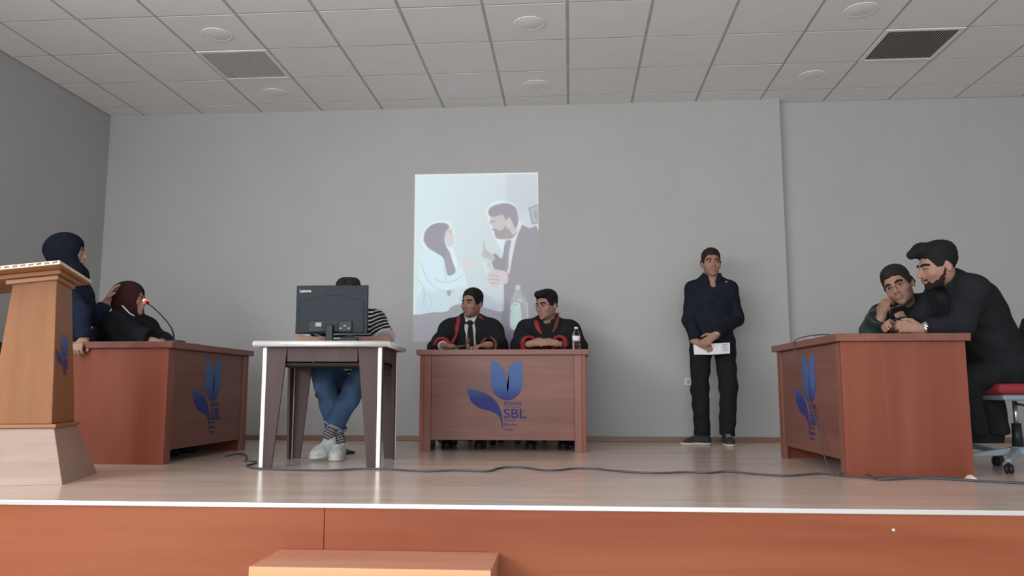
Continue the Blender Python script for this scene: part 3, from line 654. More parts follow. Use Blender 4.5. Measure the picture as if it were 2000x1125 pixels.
def hand_ops(wr, d, n, left, curl=0.5, sc=1.0, spread=0.0, thumb=0.3, curls=None):
    wr = np.asarray(wr, float); d = unit(d); n = np.asarray(n, float); n = unit(n - d * (n @ d)); sd = np.cross(d, n) * (-1 if left else 1)
    o = [rc(wr - d * .03, wr + d * .03, .027 * sc, .024 * sc, .02)]
    bases = [(.026, .092), (.009, .096), (-.009, .092), (-.026, .084)]; L = [.070, .080, .074, .056]
    for i, ((b, f), l) in enumerate(zip(bases, L)):
        B = wr + (d * f + sd * b) * sc; o.append(rc(wr + (d * .02 + sd * b * .5) * sc, B, .014 * sc, .0115 * sc, .014))
    for i, ((b, f), l) in enumerate(zip(bases, L)):
        p = wr + (d * f + sd * b) * sc; a = 0.0; c = curls[i] if curls else curl
        for j, fr in enumerate((.45, .31, .24)):
            a += c * (0.85, 1.15, 0.8)[j]; dd = unit(d * math.cos(a) + n * math.sin(a) + sd * spread * (1.5 - i) * 0.2); q = p + dd * l * fr * sc
            o.append(rc(p, q, (.0098 - .0008 * j) * sc, (.0092 - .0009 * j) * sc, .0035 if j else .006)); p = q
    p = wr + (d * .028 + sd * .026) * sc; td = unit(d * .62 + sd * .62 + n * thumb)
    q = p + td * .036 * sc; o.append(rc(wr + (d * .015 + sd * .012) * sc, p, .016 * sc, .0145 * sc, .012)); o.append(rc(p, q, .0135 * sc, .011 * sc, .008))
    td2 = unit(d * .86 + sd * .22 + n * (thumb + .25)); r = q + td2 * .030 * sc; o.append(rc(q, r, .0108 * sc, .0098 * sc, .004))
    td3 = unit(d * .88 + n * (thumb + .35)); o.append(rc(r, r + td3 * .022 * sc, .0098 * sc, .0078 * sc, .004))
    return o
def torso_frame(J):
    up = unit(J['neck'] - J['pelvis']); rt = J['shL'] - J['shR']; rt = unit(rt - up * (rt @ up)); bk = np.cross(up, rt)
    return np.stack([rt, bk, up], 1)          # local x right, y back, z up
def torso_ops(J, g=0.0, w=1.0, k=.06):
    T = torso_frame(J); ch = J['chest']; pe = J['pelvis']; mid = ch * .45 + pe * .55
    return [el(pe, np.array([.165 * w, .118, .13]) + g, T, k), el(mid, np.array([.150 * w, .108, .17]) + g, T, k), el(ch, np.array([.162 * w, .112, .17]) + g, T, k),
            rc(J['shR'], J['shL'], .060 + g, .060 + g, k), rc(J['neck'], J['shR'] * .8 + J['neck'] * .2, .058 + g * .6, .052 + g, .05), rc(J['neck'], J['shL'] * .8 + J['neck'] * .2, .058 + g * .6, .052 + g, .05)]
def arm_ops(J, s, g=0.0, w=1.0):
    return [rc(J['sh' + s], J['el' + s], (.056 + g) * w, (.046 + g) * w, .03), rc(J['el' + s], J['wr' + s], (.044 + g) * w, (.030 + g) * w, .02)]
def leg_ops(J, s, g=0.0):
    return [rc(J['hip' + s], J['kn' + s], .086 + g, .062 + g, .04), rc(J['kn' + s], J['an' + s], .062 + g, .044 + g, .03)]
SKIN = {'m': (0.38, 0.215, 0.158), 'f': (0.44, 0.27, 0.21), 'd': (0.32, 0.180, 0.128)}
def skin_col(H, base, stubble=0.0, hairline=None):
    base = np.array(base)
    def f(v):
        q = H.loc(v); x, y, z = q.T; c = np.tile(base, (len(v), 1)); front = y < -.04
        lip = np.exp(-((x / .021) ** 2 + ((z + .0628) / .010) ** 2) ** 2) * front
        c = c * (1 - lip[:, None] * np.array([.06, .22, .18]))
        ck = np.exp(-(((np.abs(x) - .042) / .02) ** 2 + ((z + .025) / .022) ** 2)) * front; c = c * (1 - ck[:, None] * np.array([-.04, .06, .05]))
        if stubble:
            mo = np.exp(-((x / .028) ** 2 + ((z + .048) / .009) ** 2) ** 2) * front
            c = c * (1 - .75 * stubble * mo[:, None] * (1 - lip[:, None]))
            st = ((z < -.035) & (z > -.125) & (y < .02)) * np.clip((-.030 - z) / .025, 0, 1) * np.clip((.02 - y) / .03, 0, 1) * (1 - lip)
            c = c * (1 - stubble * st[:, None])
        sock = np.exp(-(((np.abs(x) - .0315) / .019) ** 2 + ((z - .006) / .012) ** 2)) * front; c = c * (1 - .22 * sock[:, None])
        return c
    return f
def eyes_brows(H, root, gaze=(0, -1, 0), brow=.0042, hairm=None, brow_tilt=0.0, open_=1.0):
    g = unit(H.R @ unit(gaze))
    for sx in (-1, 1):
        bm = bmesh.new(); bmesh.ops.create_uvsphere(bm, u_segments=20, v_segments=14, radius=1.0)
        me = bpy.data.meshes.new('eye'); bm.to_mesh(me); bm.free(); c = np.empty(len(me.vertices) * 3, np.float32); me.vertices.foreach_get('co', c); c = c.reshape(-1, 3)
        ctr = np.array([sx * .0315, -.0820, .0045]); loc_ = c * np.array([.0145, .0096, .0062 * open_]); wv = H.c + ((loc_ + ctr) * H.s) @ H.R.T
        me.vertices.foreach_set('co', wv.astype(np.float32).ravel()); me.materials.append(M['eyew']); me.materials.append(M['iris'])
        gl = np.array(gaze, float); ic = np.array([gl[0] * .0085, -.0092, gl[2] * .006])
        for p in me.polygons:
            q = np.mean([loc_[i] for i in p.vertices], 0)
            if (q[0] - ic[0]) ** 2 + (q[2] - ic[2]) ** 2 * .8 < .0062 ** 2 and q[1] < 0: p.material_index = 1
            p.use_smooth = True
        o = bpy.data.objects.new('eye', me); COL.objects.link(o); adopt(o, root)
        xs = [.012, .022, .032, .042, .050]; zs = [.0225, .0265, .0285, .0268, .0215]
        pts = []
        for x, z in zip(xs, zs):
            z += brow_tilt * (x - .03); pts.append(H.w((sx * x, H.face_y(sx * x, z) + .0005, z)))
        bm = bmesh.new(); add_tube(bm, catmull(pts, 4), [brow * H.s * (0.75 + 0.5 * math.sin(math.pi * (i + 3) / 22)) for i in range(17)], 8)
        adopt(bm_obj('eyebrow', bm, hairm or M['hair'], None, smooth=True), root)
        # upper lash line
        pts = [H.w((sx * x, H.face_y(sx * x, z) - .0004, z)) for x, z in ((.0175, .0068), (.025, .0050 + .0055 * open_), (.033, .0055 + .006 * open_), (.041, .0048 + .005 * open_), (.0465, .0062))]
        bm = bmesh.new(); add_tube(bm, catmull(pts, 4), .0017 * H.s, 6); adopt(bm_obj('eyelashes', bm, M['iris'], None, smooth=True), root)
HAIRLINE = ([-.12, -.085, -.062, -.048, -.034, -.010, .006, .012, .045, .09, .13], [.082, .078, .070, .040, -.012, -.014, .012, .020, -.035, -.058, -.060])
def hair(H, root, m, line=HAIRLINE, top=.017, side=.006, extra=(), h=.0045, grain=.0016, wob=.003):
    ops = H.ops + list(extra)
    def f(p):
        q = H.loc(p); x, y, z = q.T
        th = side + (top - side) * np.clip((z - .04) / .07, 0, 1)
        d = ev(ops, p) - (th * H.s).astype(np.float32) + (grain * np.sin(260 * x + 40 * np.sin(60 * z)) * np.sin(170 * z + 110 * y)).astype(np.float32)
        hl = np.interp(y, *line) + wob * np.sin(150 * x + 90 * y)
        return np.maximum(d, ((hl - z) * H.s * .7).astype(np.float32)).astype(np.float32)
    c = H.c; r = .17 * H.s
    return sdf_obj('hair', ops, h * H.s, m, root, fn=f, bb=(c - r, c + r))
def beard(H, root, m, th=.005, zt=-.030, mous=True, h=.004):
    def f(p):
        q = H.loc(p); x, y, z = q.T
        d = ev(H.ops, p) - (th * H.s) + (.0012 * np.sin(330 * x) * np.sin(290 * z + 200 * y)).astype(np.float32)
        lip = ((x / .023) ** 2 + ((z + .0635) / .0125) ** 2 < 1) & (y < -.05)
        ax = np.abs(x)
        line = np.where(y < -.078, np.interp(ax, [0, .016, .026, .034, .046], [-.074, -.074, -.060, -.070, -.078]), np.interp(y, [-.078, -.05, -.025, -.005, .006], [-.076, -.066, -.050, -.022, -.004])) + .003 * np.sin(190 * y + 120 * x)
        reg = np.maximum(z - line, y - .004); reg = np.maximum(reg, -.125 - z)
        if mous: reg = np.minimum(reg, np.maximum(np.maximum(np.abs(z + .0495 + .25 * ax) - .0055, ax - .029), y + .05))
        reg = np.where(lip, .006, reg)
        return np.maximum(d, (reg * H.s).astype(np.float32)).astype(np.float32)
    c = H.c; r = .15 * H.s
    return sdf_obj('beard', H.ops, h * H.s, m, root, fn=f, bb=(c - r, c + r))
def hijab(H, root, m, neck, chest, sh, bun=.075, th=1.0, drape=.12, open_y=-.030, ez=(-.108, .076)):
    o = [H.E((0, .022, .048), (.096 * th, .118, .098)), H.E((0, .008, -.035), (.088 * th, .102, .095), k=.05), H.E((0, bun, .005), (.072, .072, .075), k=.06),
         H.C((0, .012, -.085), H.loc(neck), .076, .082, k=.05), rc(neck, chest, .085 * H.s, drape * H.s, .06)]
    for s in sh: o.append(rc(neck, s * .55 + neck * .45, .075, .05, .05))
    zc_0, zr = (ez[0] + ez[1]) / 2, (ez[1] - ez[0]) / 2
    def f(p):
        q = H.loc(p); x, y, z = q.T
        d = ev(o, p); k0 = np.sqrt((x / .056) ** 2 + ((z - zc_0) / zr) ** 2)
        hole = np.maximum((k0 - 1) * .056, y - open_y + .25 * np.abs(x))
        fold = .0022 * np.sin(70 * (np.hypot(x, y - .01) + .6 * z) + 8 * x) * np.clip(1.2 - np.abs(z + .06) * 8, 0, 1)
        return np.maximum(d + fold * H.s, -hole * H.s).astype(np.float32)
    return sdf_obj('headscarf', o, .006, m, root, fn=f), o
def band(fn_ops, pts, wid, th, start=(0, -1, 0), reach=.5):
    """points dropped along -start onto the garment surface, returned as flattened strip ops"""
    d = -unit(start); out = []
    for p in pts:
        p = np.asarray(p, float) - d * reach * .5; t = np.linspace(0, reach, 301); q = (p[None] + t[:, None] * d).astype(np.float32); v = ev(fn_ops, q); i = int(np.argmax(v < 0))
        out.append(p + d * t[i] if v[i] < 0 else p + d * reach * .5)
    return out
def strip(name, pts, wid, th, m, root, face=(0, -1, 0), n=6):
    """flat ribbon along points, lying square to face"""
    P = catmull(pts, n); f = unit(face); bm = bmesh.new(); rows = []
    wd = wid if hasattr(wid, '__len__') else [wid, wid]
    for i, p in enumerate(P):
        t = unit(np.asarray(P[min(i + 1, len(P) - 1)]) - np.asarray(P[max(i - 1, 0)])); s = unit(np.cross(t, f)); u = i / (len(P) - 1); ww = np.interp(u, np.linspace(0, 1, len(wd)), wd)
        c = p + f * th * .5
        rows.append([bm.verts.new(tuple(c + s * a * ww + f * b * th)) for a, b in ((-.5, -.8), (-.5, .25), (-.25, .5), (.25, .5), (.5, .25), (.5, -.8))])
    for a, b in zip(rows[:-1], rows[1:]):
        for k in range(6): bm.faces.new((a[k], a[(k + 1) % 6], b[(k + 1) % 6], b[k]))
    bm.faces.new(rows[0][::-1]); bm.faces.new(rows[-1])
    return adopt(bm_obj(name, bm, m, None, smooth=True), root)
def shoe(root, heel, toe, m, msole, z0=0.0, sc=1.0, ank=None, tilt=None):
    heel = np.asarray(heel, float); toe = np.asarray(toe, float); d = unit(toe - heel); up = unit(V(0, 0, 1) - d * d[2]); 
    a = heel + d * .045 * sc; b = toe - d * .075 * sc; c = toe - d * .042 * sc
    ops = [rc(a + up * .036, b + up * .034, .036 * sc, .040 * sc, .02), rc(b + up * .034, c + up * .026, .040 * sc, .034 * sc, .02), rc(a + up * .04, (a + b) / 2 + up * .062, .034 * sc, .034 * sc, .03)]
    if ank is not None: ops.append(rc(a + up * .05 + d * .01, np.asarray(ank, float), .038 * sc, .040 * sc, .02))
    ops.append(half(heel + up * .018, -up))
    if ank is not None: ops.append(half(np.asarray(ank, float), unit(np.asarray(ank) - a - up * .05)))
    o = sdf_obj('shoe', ops, .006, m, root, bb=bounds(ops[:-1]))
    so = [rc(a, b, .040 * sc, .045 * sc, .01), rc(b, c, .045 * sc, .039 * sc, .01), half(heel + up * .024, up, .004), half(heel + up * .001, -up, .004)]
    s = sdf_obj('sole', so, .006, msole, root); s.parent = o; s.matrix_parent_inverse = Matrix()
    # laces
    for k in range(3):
        e = (a + b) / 2 + d * (.012 + k * .022) * sc; sd = np.cross(d, up)
        q = [e + up * (.098 - k * .012) * sc * .95 + sd * s_ * .020 * sc - up * abs(s_) * .006 for s_ in (-1, 0, 1)]
        q = band(ops[:3], q, 0, 0, up, .16)
        bm = bmesh.new(); add_tube(bm, [tuple(x) for x in q], .0032, 6); l = bm_obj('lace', bm, msole, None, smooth=True); l.parent = o
    return o
def body(root, J, H, base, stubble=0, hands=(), arms=('L', 'R'), legs=False, h=.0042, extra=()):
    nb = J['neck']; ops = list(H.ops)
    ops += [rc(H.w((0, .022, -.055)), nb, .050 * H.s, .056, .03)]
    t = torso_ops(J, -.02, .95); ops += t
    for s in arms: ops += arm_ops(J, s, -.004)
    if legs:
        for s in ('L', 'R'): ops += leg_ops(J, s, -.006)
    for hd in hands: ops += hd
    ops += list(extra)
    o = sdf_obj('body', ops, h, M['skin'], root, colfn=skin_col(H, base, stubble))
    return ops
def glasses(H, root, r=.021, th=.0016):
    bm = bmesh.new()
    for sx in (-1, 1):
        c = np.array([sx * .0325, -.108, .001]); ring = [H.w(c + np.array([r * math.cos(a), .006 * abs(math.cos(a)) * (1 if math.cos(a) * sx > 0 else 0), r * .88 * math.sin(a)])) for a in np.linspace(0, 2 * math.pi, 25)]
        add_tube(bm, [tuple(p) for p in ring], th * H.s, 6)
        add_tube(bm, [tuple(H.w(p)) for p in ((sx * .0535, -.101, .005), (sx * .074, -.07, .008), (sx * .079, -.02, .009), (sx * .0795, .012, .012))], th * H.s, 6)
    add_tube(bm, [tuple(H.w(p)) for p in ((-.0115, -.109, .004), (0, -.1125, .007), (.0115, -.109, .004))], th * H.s, 6)
    return adopt(bm_obj('glasses', bm, M['lens'], None, smooth=True), root)
def chair(loc, rz, label, seatm, backm, group='office chairs', seat_h=.47, back=True, by=.235):
    """swivel chair, local -y is the front"""
    t = empty('office_chair', loc, rz, label, 'chair')
    bm = bmesh.new(); bx(bm, (-.235, -.23, seat_h - .06), (.235, .22, seat_h)); bevel(bm, .026, 4); bm_obj('seat', bm, seatm, t, smooth=True)
    bm = bmesh.new(); bx(bm, (-.20, -.19, seat_h - .095), (.20, .19, seat_h - .0605)); bevel(bm, .012, 2); bm_obj('seat_shell', bm, M['chairgrey'], t)
    if back:
        bm = bmesh.new(); pr = [(-.21, seat_h + .10), (.21, seat_h + .10), (.225, seat_h + .16), (.215, seat_h + .33), (.17, seat_h + .40), (.09, seat_h + .425), (-.09, seat_h + .425), (-.17, seat_h + .40), (-.215, seat_h + .33), (-.225, seat_h + .16)]
        add_poly(bm, pr, by, by + .04); bevel(bm, .012, 2); bm_obj('backrest', bm, backm, t)
        tube('back_support', [(0, .12, seat_h - .08), (0, by + .025, seat_h - .07), (0, by + .07, seat_h + .02), (0, by + .05, seat_h + .25)], [.018] * 4, M['black'], t)
    tube('gas_lift', [(0, 0, seat_h - .1), (0, 0, .24)], .013, M['steel'], t, 14); tube('lift_cover', [(0, 0, .27), (0, 0, .115)], [.026, .03], M['black'], t, 16)
    tube('lever', [(0, 0, seat_h - .115), (.12, -.02, seat_h - .125), (.2, -.02, seat_h - .13)], .008, M['steel'], t)
    lathe('base_hub', [(0, .085), (.045, .085), (.05, .10), (.042, .135), (0, .137)], M['chairgrey'], t, 24)
    for k in range(5):
        a = 2 * math.pi * k / 5 + .5; c, s = math.cos(a), math.sin(a)
        bm = bmesh.new(); add_hexa(bm, [(.03, -.024, .088), (.29, -.016, .062), (.29, .016, .062), (.03, .024, .088)], [(.03, -.018, .132), (.29, -.012, .084), (.29, .012, .084), (.03, .018, .132)]); bevel(bm, .005, 2)
        arm = bm_obj('base_arm', bm, M['chairgrey'], t, rot=(0, 0, a))
        lathe('caster', [(0, -.022), (.02, -.022), (.027, -.016), (.027, -.004), (.018, -.002), (.018, .002), (.027, .004), (.027, .016), (.02, .022), (0, .022)], M['black'], arm, 18, axis='y', loc=(.275, 0, .0275))
        tube('caster_stem', [(.275, 0, .048), (.275, 0, .066)], .008, M['black'], arm)
    return t

# ------------------------------------------------------------------ the people
def joints(**k): return {a: np.asarray(b, float) for a, b in k.items()}
def person(x, y, label): return empty('person', (x, y, 0), 0, label, 'person')
def sleeves(J, s, g, flare=0.0, k=.03, cut=-.01):
    return [rc(J['sh' + s], J['el' + s], .060 + g, .050 + g + flare * .5, k), cutrc(J['el' + s], J['wr' + s], .050 + g + flare * .5, .036 + g + flare, .025, cut)]
def trousers(root, J, m, g=.012, h=.008, cut=.0, wr=.003, name='trousers', k=.035, ends=None, top=None):
    T = torso_frame(J); o = [el(J['pelvis'], np.array([.165, .120, .12]) + g, T, .05)]
    for s in ('L', 'R'):
        r = (ends or {}).get(s, .062)
        o += [rc(J['hip' + s], J['kn' + s], .088 + g, .066 + g, .04), cutrc(J['kn' + s], J['an' + s], .066 + g, r, .025, cut)]
    if top is not None: o.append(half((0, 0, top), (0, 0, 1)))
    return sdf_obj(name, o, h, m, root, wrinkle=wr, bb=bounds([q for q in o if q.op == 'u'])), o

# ---- standing man by the back wall
r_ = person(1.2, 6.95, 'person in dark navy shirt standing against the back wall holding folded papers')
J = joints(neck=(1.222, 6.955, 1.425), chest=(1.222, 6.95, 1.20), pelvis=(1.215, 6.95, .90), shL=(1.374, 6.96, 1.322), shR=(1.070, 6.955, 1.322),
           elL=(1.432, 6.985, 1.075), elR=(1.030, 6.945, 1.055), wrL=at(1397, 655, 6.73), wrR=at(1360, 668, 6.79),
           hipL=(1.315, 6.95, .86), hipR=(1.115, 6.95, .86), knL=(1.335, 6.93, .47), knR=(1.098, 6.945, .47), anL=(1.312, 6.94, .085), anR=(1.112, 6.975, .085))
H = Head((1.222, 6.925, 1.550), 1, 2, 1, 1.02)
hL = hand_ops(J['wrL'], (-.80, -.08, -.55), (-.2, .9, -.2), True, .35, .98)
hR = hand_ops(J['wrR'], (.75, -.25, -.35), (.1, .8, -.5), False, .35, .98)
body(r_, J, H, SKIN['m'], .16, (hL, hR), extra=[rc((1.222, 6.93, 1.42), (1.222, 6.905, 1.34), .048, .044, .03)]); eyes_brows(H, r_, (.55, -1, 0), .0045)
hair(H, r_, M['hairb'], top=.012, side=.004, line=([-.12, -.085, -.062, -.048, -.034, -.010, .006, .012, .045, .09, .13], [.066, .066, .060, .034, -.006, -.006, .014, .020, -.030, -.052, -.055]))
so = torso_ops(J, .012, 1.0) + [el((1.215, 6.95, .86), (.185, .128, .12), None, .05)]
for s in 'LR': so += sleeves(J, s, .014, .0, cut=-.012)
so += [half((0, 0, .775), (0, 0, -1)), rc((1.222, 6.872, 1.475), (1.222, 6.850, 1.350), .058, .003, .006, 's')]
sdf_obj('shirt', so, .0075, M['navyblack'], r_, wrinkle=.003, bb=bounds([q for q in so if q.op == 'u']))
nb = J['neck']
for s in (-1, 1):
    q = band(so, [nb + V(s * .060, 0, .030), nb + V(s * .055, -.05, -.010), nb + V(s * .030, -.08, -.055)], 0, 0)
    strip('collar', [nb + V(s * .058, .03, .045)] + [q[0] + V(0, -.004, 0), q[1] + V(0, -.006, 0), q[2] + V(0, -.004, 0)], (.03, .04, .045, .012), .008, M['navyblack'], r_)
q = band(so, [nb + V(.115, 0, -.045)], 0, 0)[0]
adopt(lathe('lapel_pin', [(0, 0), (.011, 0), (.012, -.003), (.008, -.005), (0, -.005)], M['steel'], None, 16, axis='y', loc=tuple(q)), r_)
trousers(r_, J, M['trouser'], .008, .0075, .005, .0035, ends={'L': .066, 'R': .068}, top=.93)
shoe(r_, (1.190, 6.985, 0), (.915, 6.945, 0), M['shoe'], M['sole'], ank=J['anR'] + V(0, 0, .03)); shoe(r_, (1.312, 6.99, 0), (1.302, 6.73, 0), M['shoe'], M['sole'], ank=J['anL'] + V(0, 0, .03))
w0 = J['elL'] * .12 + J['wrL'] * .88; d0 = unit(J['wrL'] - J['elL'])
tube('wristwatch', [tuple(J['wrL'] - d0 * .012), tuple(J['wrL'] + d0 * .008)], .034, M['steel'], None, 18); adopt(bpy.data.objects['wristwatch'], r_)
# folded papers in his hands
t = empty('folded_papers', tuple(at(1390, 681, 6.775)), 0, 'white folded papers held in front by the standing man', 'papers')
bm = bmesh.new()
for k in range(3):
    vs = [bm.verts.new((x, .004 * k - .014 * math.cos(x * 11) + dy, z)) for dy in (0, .002) for (x, z) in ((-.145, -.045 - .002 * k), (-.07, -.050), (0, -.050), (.07, -.046), (.150, -.040), (.152, .050 - .003 * k), (.07, .046), (0, .043), (-.07, .040), (-.150, .034))]
    bm.faces.new(vs[:10]); bm.faces.new(vs[10:][::-1])
    for i in range(10): bm.faces.new((vs[i], vs[10 + i], vs[10 + (i + 1) % 10], vs[(i + 1) % 10]))
sh_ = bm_obj('sheets', bm, M['paper'], t)
bm = bmesh.new()
for k in range(5): bx(bm, (.085, -.0165 + .0006 * k, .032 - k * .012), (.128 - .008 * (k % 2), -.0158 + .0006 * k, .036 - k * .012))
bm_obj('printed_lines', bm, M['print'], t)

# ---- the two judges behind the middle desk
def hollow(J, s, g, flare):
    a, b = J['el' + s], J['wr' + s]; d = unit(b - a); r = .036 + g + flare - .014
    return rc(b - d * .06, b + d * .05, r * .8, r, .004, 's')
def robe(root, J, H, m, hem, extra=(), g=.03, vneck=None, wr=.004, flare=.002, cut=-.03, h=.008):
    so = torso_ops(J, g, 1.08)
    for s in 'LR': so += sleeves(J, s, g, flare, .05, cut)
    so += list(extra)
    for s in 'LR': so.append(hollow(J, s, g, flare))
    if vneck is not None: so += vneck
    so.append(half((0, 0, hem), (0, 0, -1))); so.append(slab_cut((-1.3, 6.0, .70), (.3, 6.693, .7715)))
    sdf_obj('robe', so, h, m, root, wrinkle=wr, bb=bounds([q for q in so if q.op == 'u'])); return so
def cuff(root, J, s, g, flare, m, cut, w=.03, name='cuff'):
    a, b = J['el' + s], J['wr' + s]; d = unit(b - a); o = [cutrc(a, b, .050 + g + flare * .5 + .004, .036 + g + flare + .004, .0, cut + .003), half(b + d * (cut - w), -d), rc(b - d * .09, b + d * .05, (.036 + g + flare - .014) * .8, .036 + g + flare - .008, .003, 's')]
    return sdf_obj(name, o, .006, m, root, bb=bounds(o[:1]))
def sit(J, px, py, z, fy, dx=.10, kz=None):
    """hips, knees and ankles of a figure sitting at px,py facing fy (unit xy)"""
    f = unit(V(fy[0], fy[1], 0)); s = np.cross(V(0, 0, 1), f); 
    for n, k in (('L', 1), ('R', -1)):
        J['hip' + n] = V(px, py, z) + s * k * dx; J['kn' + n] = J['hip' + n] + f * .40 + s * k * .03; J['an' + n] = V(J['kn' + n][0], J['kn' + n][1], .09) + f * .03
    return J
chair((-.86, 6.965, 0), 0, 'black office chair under the man in the red-edged robe and tie', M['blackcloth'], M['black'])
r_ = person(-.85, 6.95, 'person in black robe with red edge, white shirt and black tie at the middle desk')
J = joints(neck=(-.862, 6.885, 1.075), chest=(-.865, 6.92, .86), pelvis=(-.86, 7.00, .57), shL=(-.690, 6.90, .980), shR=(-1.040, 6.88, .980),
           elL=(-.615, 6.70, .82), elR=(-1.115, 6.68, .82), wrL=(-.675, 6.45, .825), wrR=(-1.04, 6.45, .822))
sit(J, -.86, 6.97, .55, (0, -1))
H = Head((-.850, 6.845, 1.205), -31, 3, 0, 1.02)
hL = hand_ops(J['wrL'], (-.75, -.5, -.12), (.1, .1, -1), True, .42, .95); hR = hand_ops(J['wrR'], (.75, -.45, -.05), (.1, .2, -1), False, .35, .95)
body(r_, J, H, SKIN['d'], .22, (hL, hR)); eyes_brows(H, r_, (.35, -1, 0), .0050)
hair(H, r_, M['hair'], top=.015, side=.005, line=([-.12, -.085, -.062, -.048, -.034, -.010, .006, .012, .045, .09, .13], [.078, .076, .068, .040, -.012, -.014, .012, .020, -.035, -.058, -.060]))
nb = J['neck']
# white shirt front
sho = torso_ops(J, .008, 1.0) + [H.E((0, -.04, -.160), (.030, .07, .02), k=.008, op='s'), half((0, 0, .80), (0, 0, -1))]
sdf_obj('shirt', sho, .008, M['shirtw'], r_, bb=(V(-1.02, 6.72, .78), V(-.70, 7.0, 1.16)))
vn = [rc((-.862, 6.775, 1.12), (-.850, 6.765, .70), .062, .046, .008, 's')]
so = robe(r_, J, H, M['blackcloth'], .52, extra=[rc(J['shR'] + V(-.02, 0, -.02), J['elR'] + V(-.0, .05, -.03), .07, .085, .06), rc(J['shL'] + V(.02, 0, -.02), J['elL'] + V(0.0, .05, -.03), .07, .085, .06)], vneck=[vn[0], el((-.862, 6.83, 1.13), (.062, .10, .085), None, .01, 's')])
def front(pts, dy=.0): return [p + V(0, dy, 0) for p in band(so[:-2], pts, 0, 0)]
q = front([nb + V(-.095, 0, .012), nb + V(-.105, 0, -.06), nb + V(-.120, 0, -.14), nb + V(-.150, 0, -.235)])
strip('red_lapel', [nb + V(-.07, .05, .05)] + q, (.03, .032, .034, .036), .008, M['red'], r_)
q = front([nb + V(.080, 0, .02), nb + V(.115, 0, -.01)]); strip('red_lapel', [nb + V(.055, .04, .062), q[0], q[1]], (.02, .026, .01), .008, M['red'], r_)
for s in (-1, 1):
    q = [nb + V(s * .05, -.005, .045), nb + V(s * .040, -.055, .010), nb + V(s * .026, -.082, -.030)]
    strip('shirt_collar', q, (.035, .045, .02), .008, M['shirtw'], r_)
q = band(sho[:-2], [nb + V(.000, 0, -.022), nb + V(.002, 0, -.05), nb + V(.004, 0, -.13), nb + V(.006, 0, -.24)], 0, 0)
strip('tie', [p + V(0, -.008, 0) for p in q], (.032, .026, .046, .058), .012, M['tie'], r_)
for s, mm in (('R', 'red'), ('L', 'redbrown')): cuff(r_, J, s, .03, .002, M[mm], -.03, .026, 'red_cuff')
d0 = unit(J['wrR'] - J['elR']); adopt(tube('shirt_cuff', [tuple(J['wrR'] - d0 * .03), tuple(J['wrR'] + d0 * .012)], .041, M['shirtw'], None, 18), r_)
tr, _ = trousers(r_, J, M['trouser'], .004, .012); 
for s in 'LR': shoe(r_, J['an' + s] * V(1, 1, 0) + V(0, .06, 0), J['an' + s] * V(1, 1, 0) + V(0, -.2, 0), M['black'], M['black'], ank=J['an' + s] + V(0, 0, .02))

chair((-.19, 6.965, 0), 0, 'black office chair under the man in the red-collared robe with glasses', M['blackcloth'], M['black'])
r_ = person(-.2, 6.95, 'person in black robe with red collar and round glasses, hands clasped on the middle desk')
J = joints(neck=(-.195, 6.875, 1.045), chest=(-.200, 6.91, .85), pelvis=(-.19, 7.00, .57), shL=(-.015, 6.90, .965), shR=(-.370, 6.88, .970),
           elL=(.050, 6.70, .82), elR=(-.415, 6.68, .82), wrL=(-.115, 6.46, .835), wrR=(-.315, 6.47, .835))
sit(J, -.19, 6.97, .55, (0, -1))
H = Head((-.200, 6.815, 1.180), -40, 8, -2, 1.02)
hL = hand_ops(J['wrL'], (-.92, -.25, .12), (-.2, .6, -.5), True, .42, .95); hR = hand_ops(J['wrR'], (.92, -.20, .14), (.2, .7, -.5), False, .48, .95)
body(r_, J, H, SKIN['m'], .14, (hL, hR)); eyes_brows(H, r_, (.3, -1, -.2), .0048)
hair(H, r_, M['hair'], top=.018, side=.005, extra=[H.C((-.03, -.055, .098), (.035, -.066, .098), .018, .020, k=.02), H.C((.03, -.07, .1), (.02, -.103, .093), .014, .008, k=.01)], line=([-.14, -.085, -.062, -.048, -.034, -.010, .006, .012, .045, .09, .13], [.072, .074, .066, .040, -.006, -.008, .012, .020, -.035, -.058, -.060]), grain=.0025, wob=.006)
glasses(H, r_, .0225, .0011)
nb = J['neck']
sho = torso_ops(J, .008, 1.0) + [H.E((0, -.03, -.165), (.032, .10, .05), k=.008, op='s'), half((0, 0, .80), (0, 0, -1))]
sdf_obj('shirt', sho, .008, M['tie'], r_, bb=(V(-.36, 6.70, .78), V(-.03, 7.0, 1.14)))
so = robe(r_, J, H, M['blackcloth'], .52, extra=[rc(J['shR'] + V(-.02, 0, -.02), J['elR'] + V(-.0, .05, -.03), .07, .085, .06), rc(J['shL'] + V(.02, 0, -.02), J['elL'] + V(0.0, .05, -.03), .07, .085, .06)], vneck=[cutrc((-.205, 6.75, 1.10), (-.195, 6.73, .90), .055, .012, .01, op='s'), el((-.20, 6.82, 1.10), (.065, .10, .085), None, .01, 's')])
q = front([nb + V(-.095, 0, .0), nb + V(-.080, 0, -.06), nb + V(-.045, 0, -.115)]); strip('red_collar', [nb + V(-.085, .05, .05)] + q, (.035, .04, .04, .012), .009, M['red'], r_)
q = front([nb + V(.085, 0, .02), nb + V(.07, 0, -.05), nb + V(.045, 0, -.10)]); strip('red_collar', [nb + V(.075, .06, .085)] + q, (.035, .038, .034, .012), .009, M['redbrown'], r_)
for s in 'LR': cuff(r_, J, s, .03, .002, M['red'], -.03, .04, 'red_cuff')
d0 = unit(J['wrL'] - J['elL']); adopt(tube('wristwatch', [tuple(J['wrL'] - d0 * .02), tuple(J['wrL'] + d0 * .0)], .036, M['black'], None, 18), r_)
trousers(r_, J, M['trouser'], .004, .012)
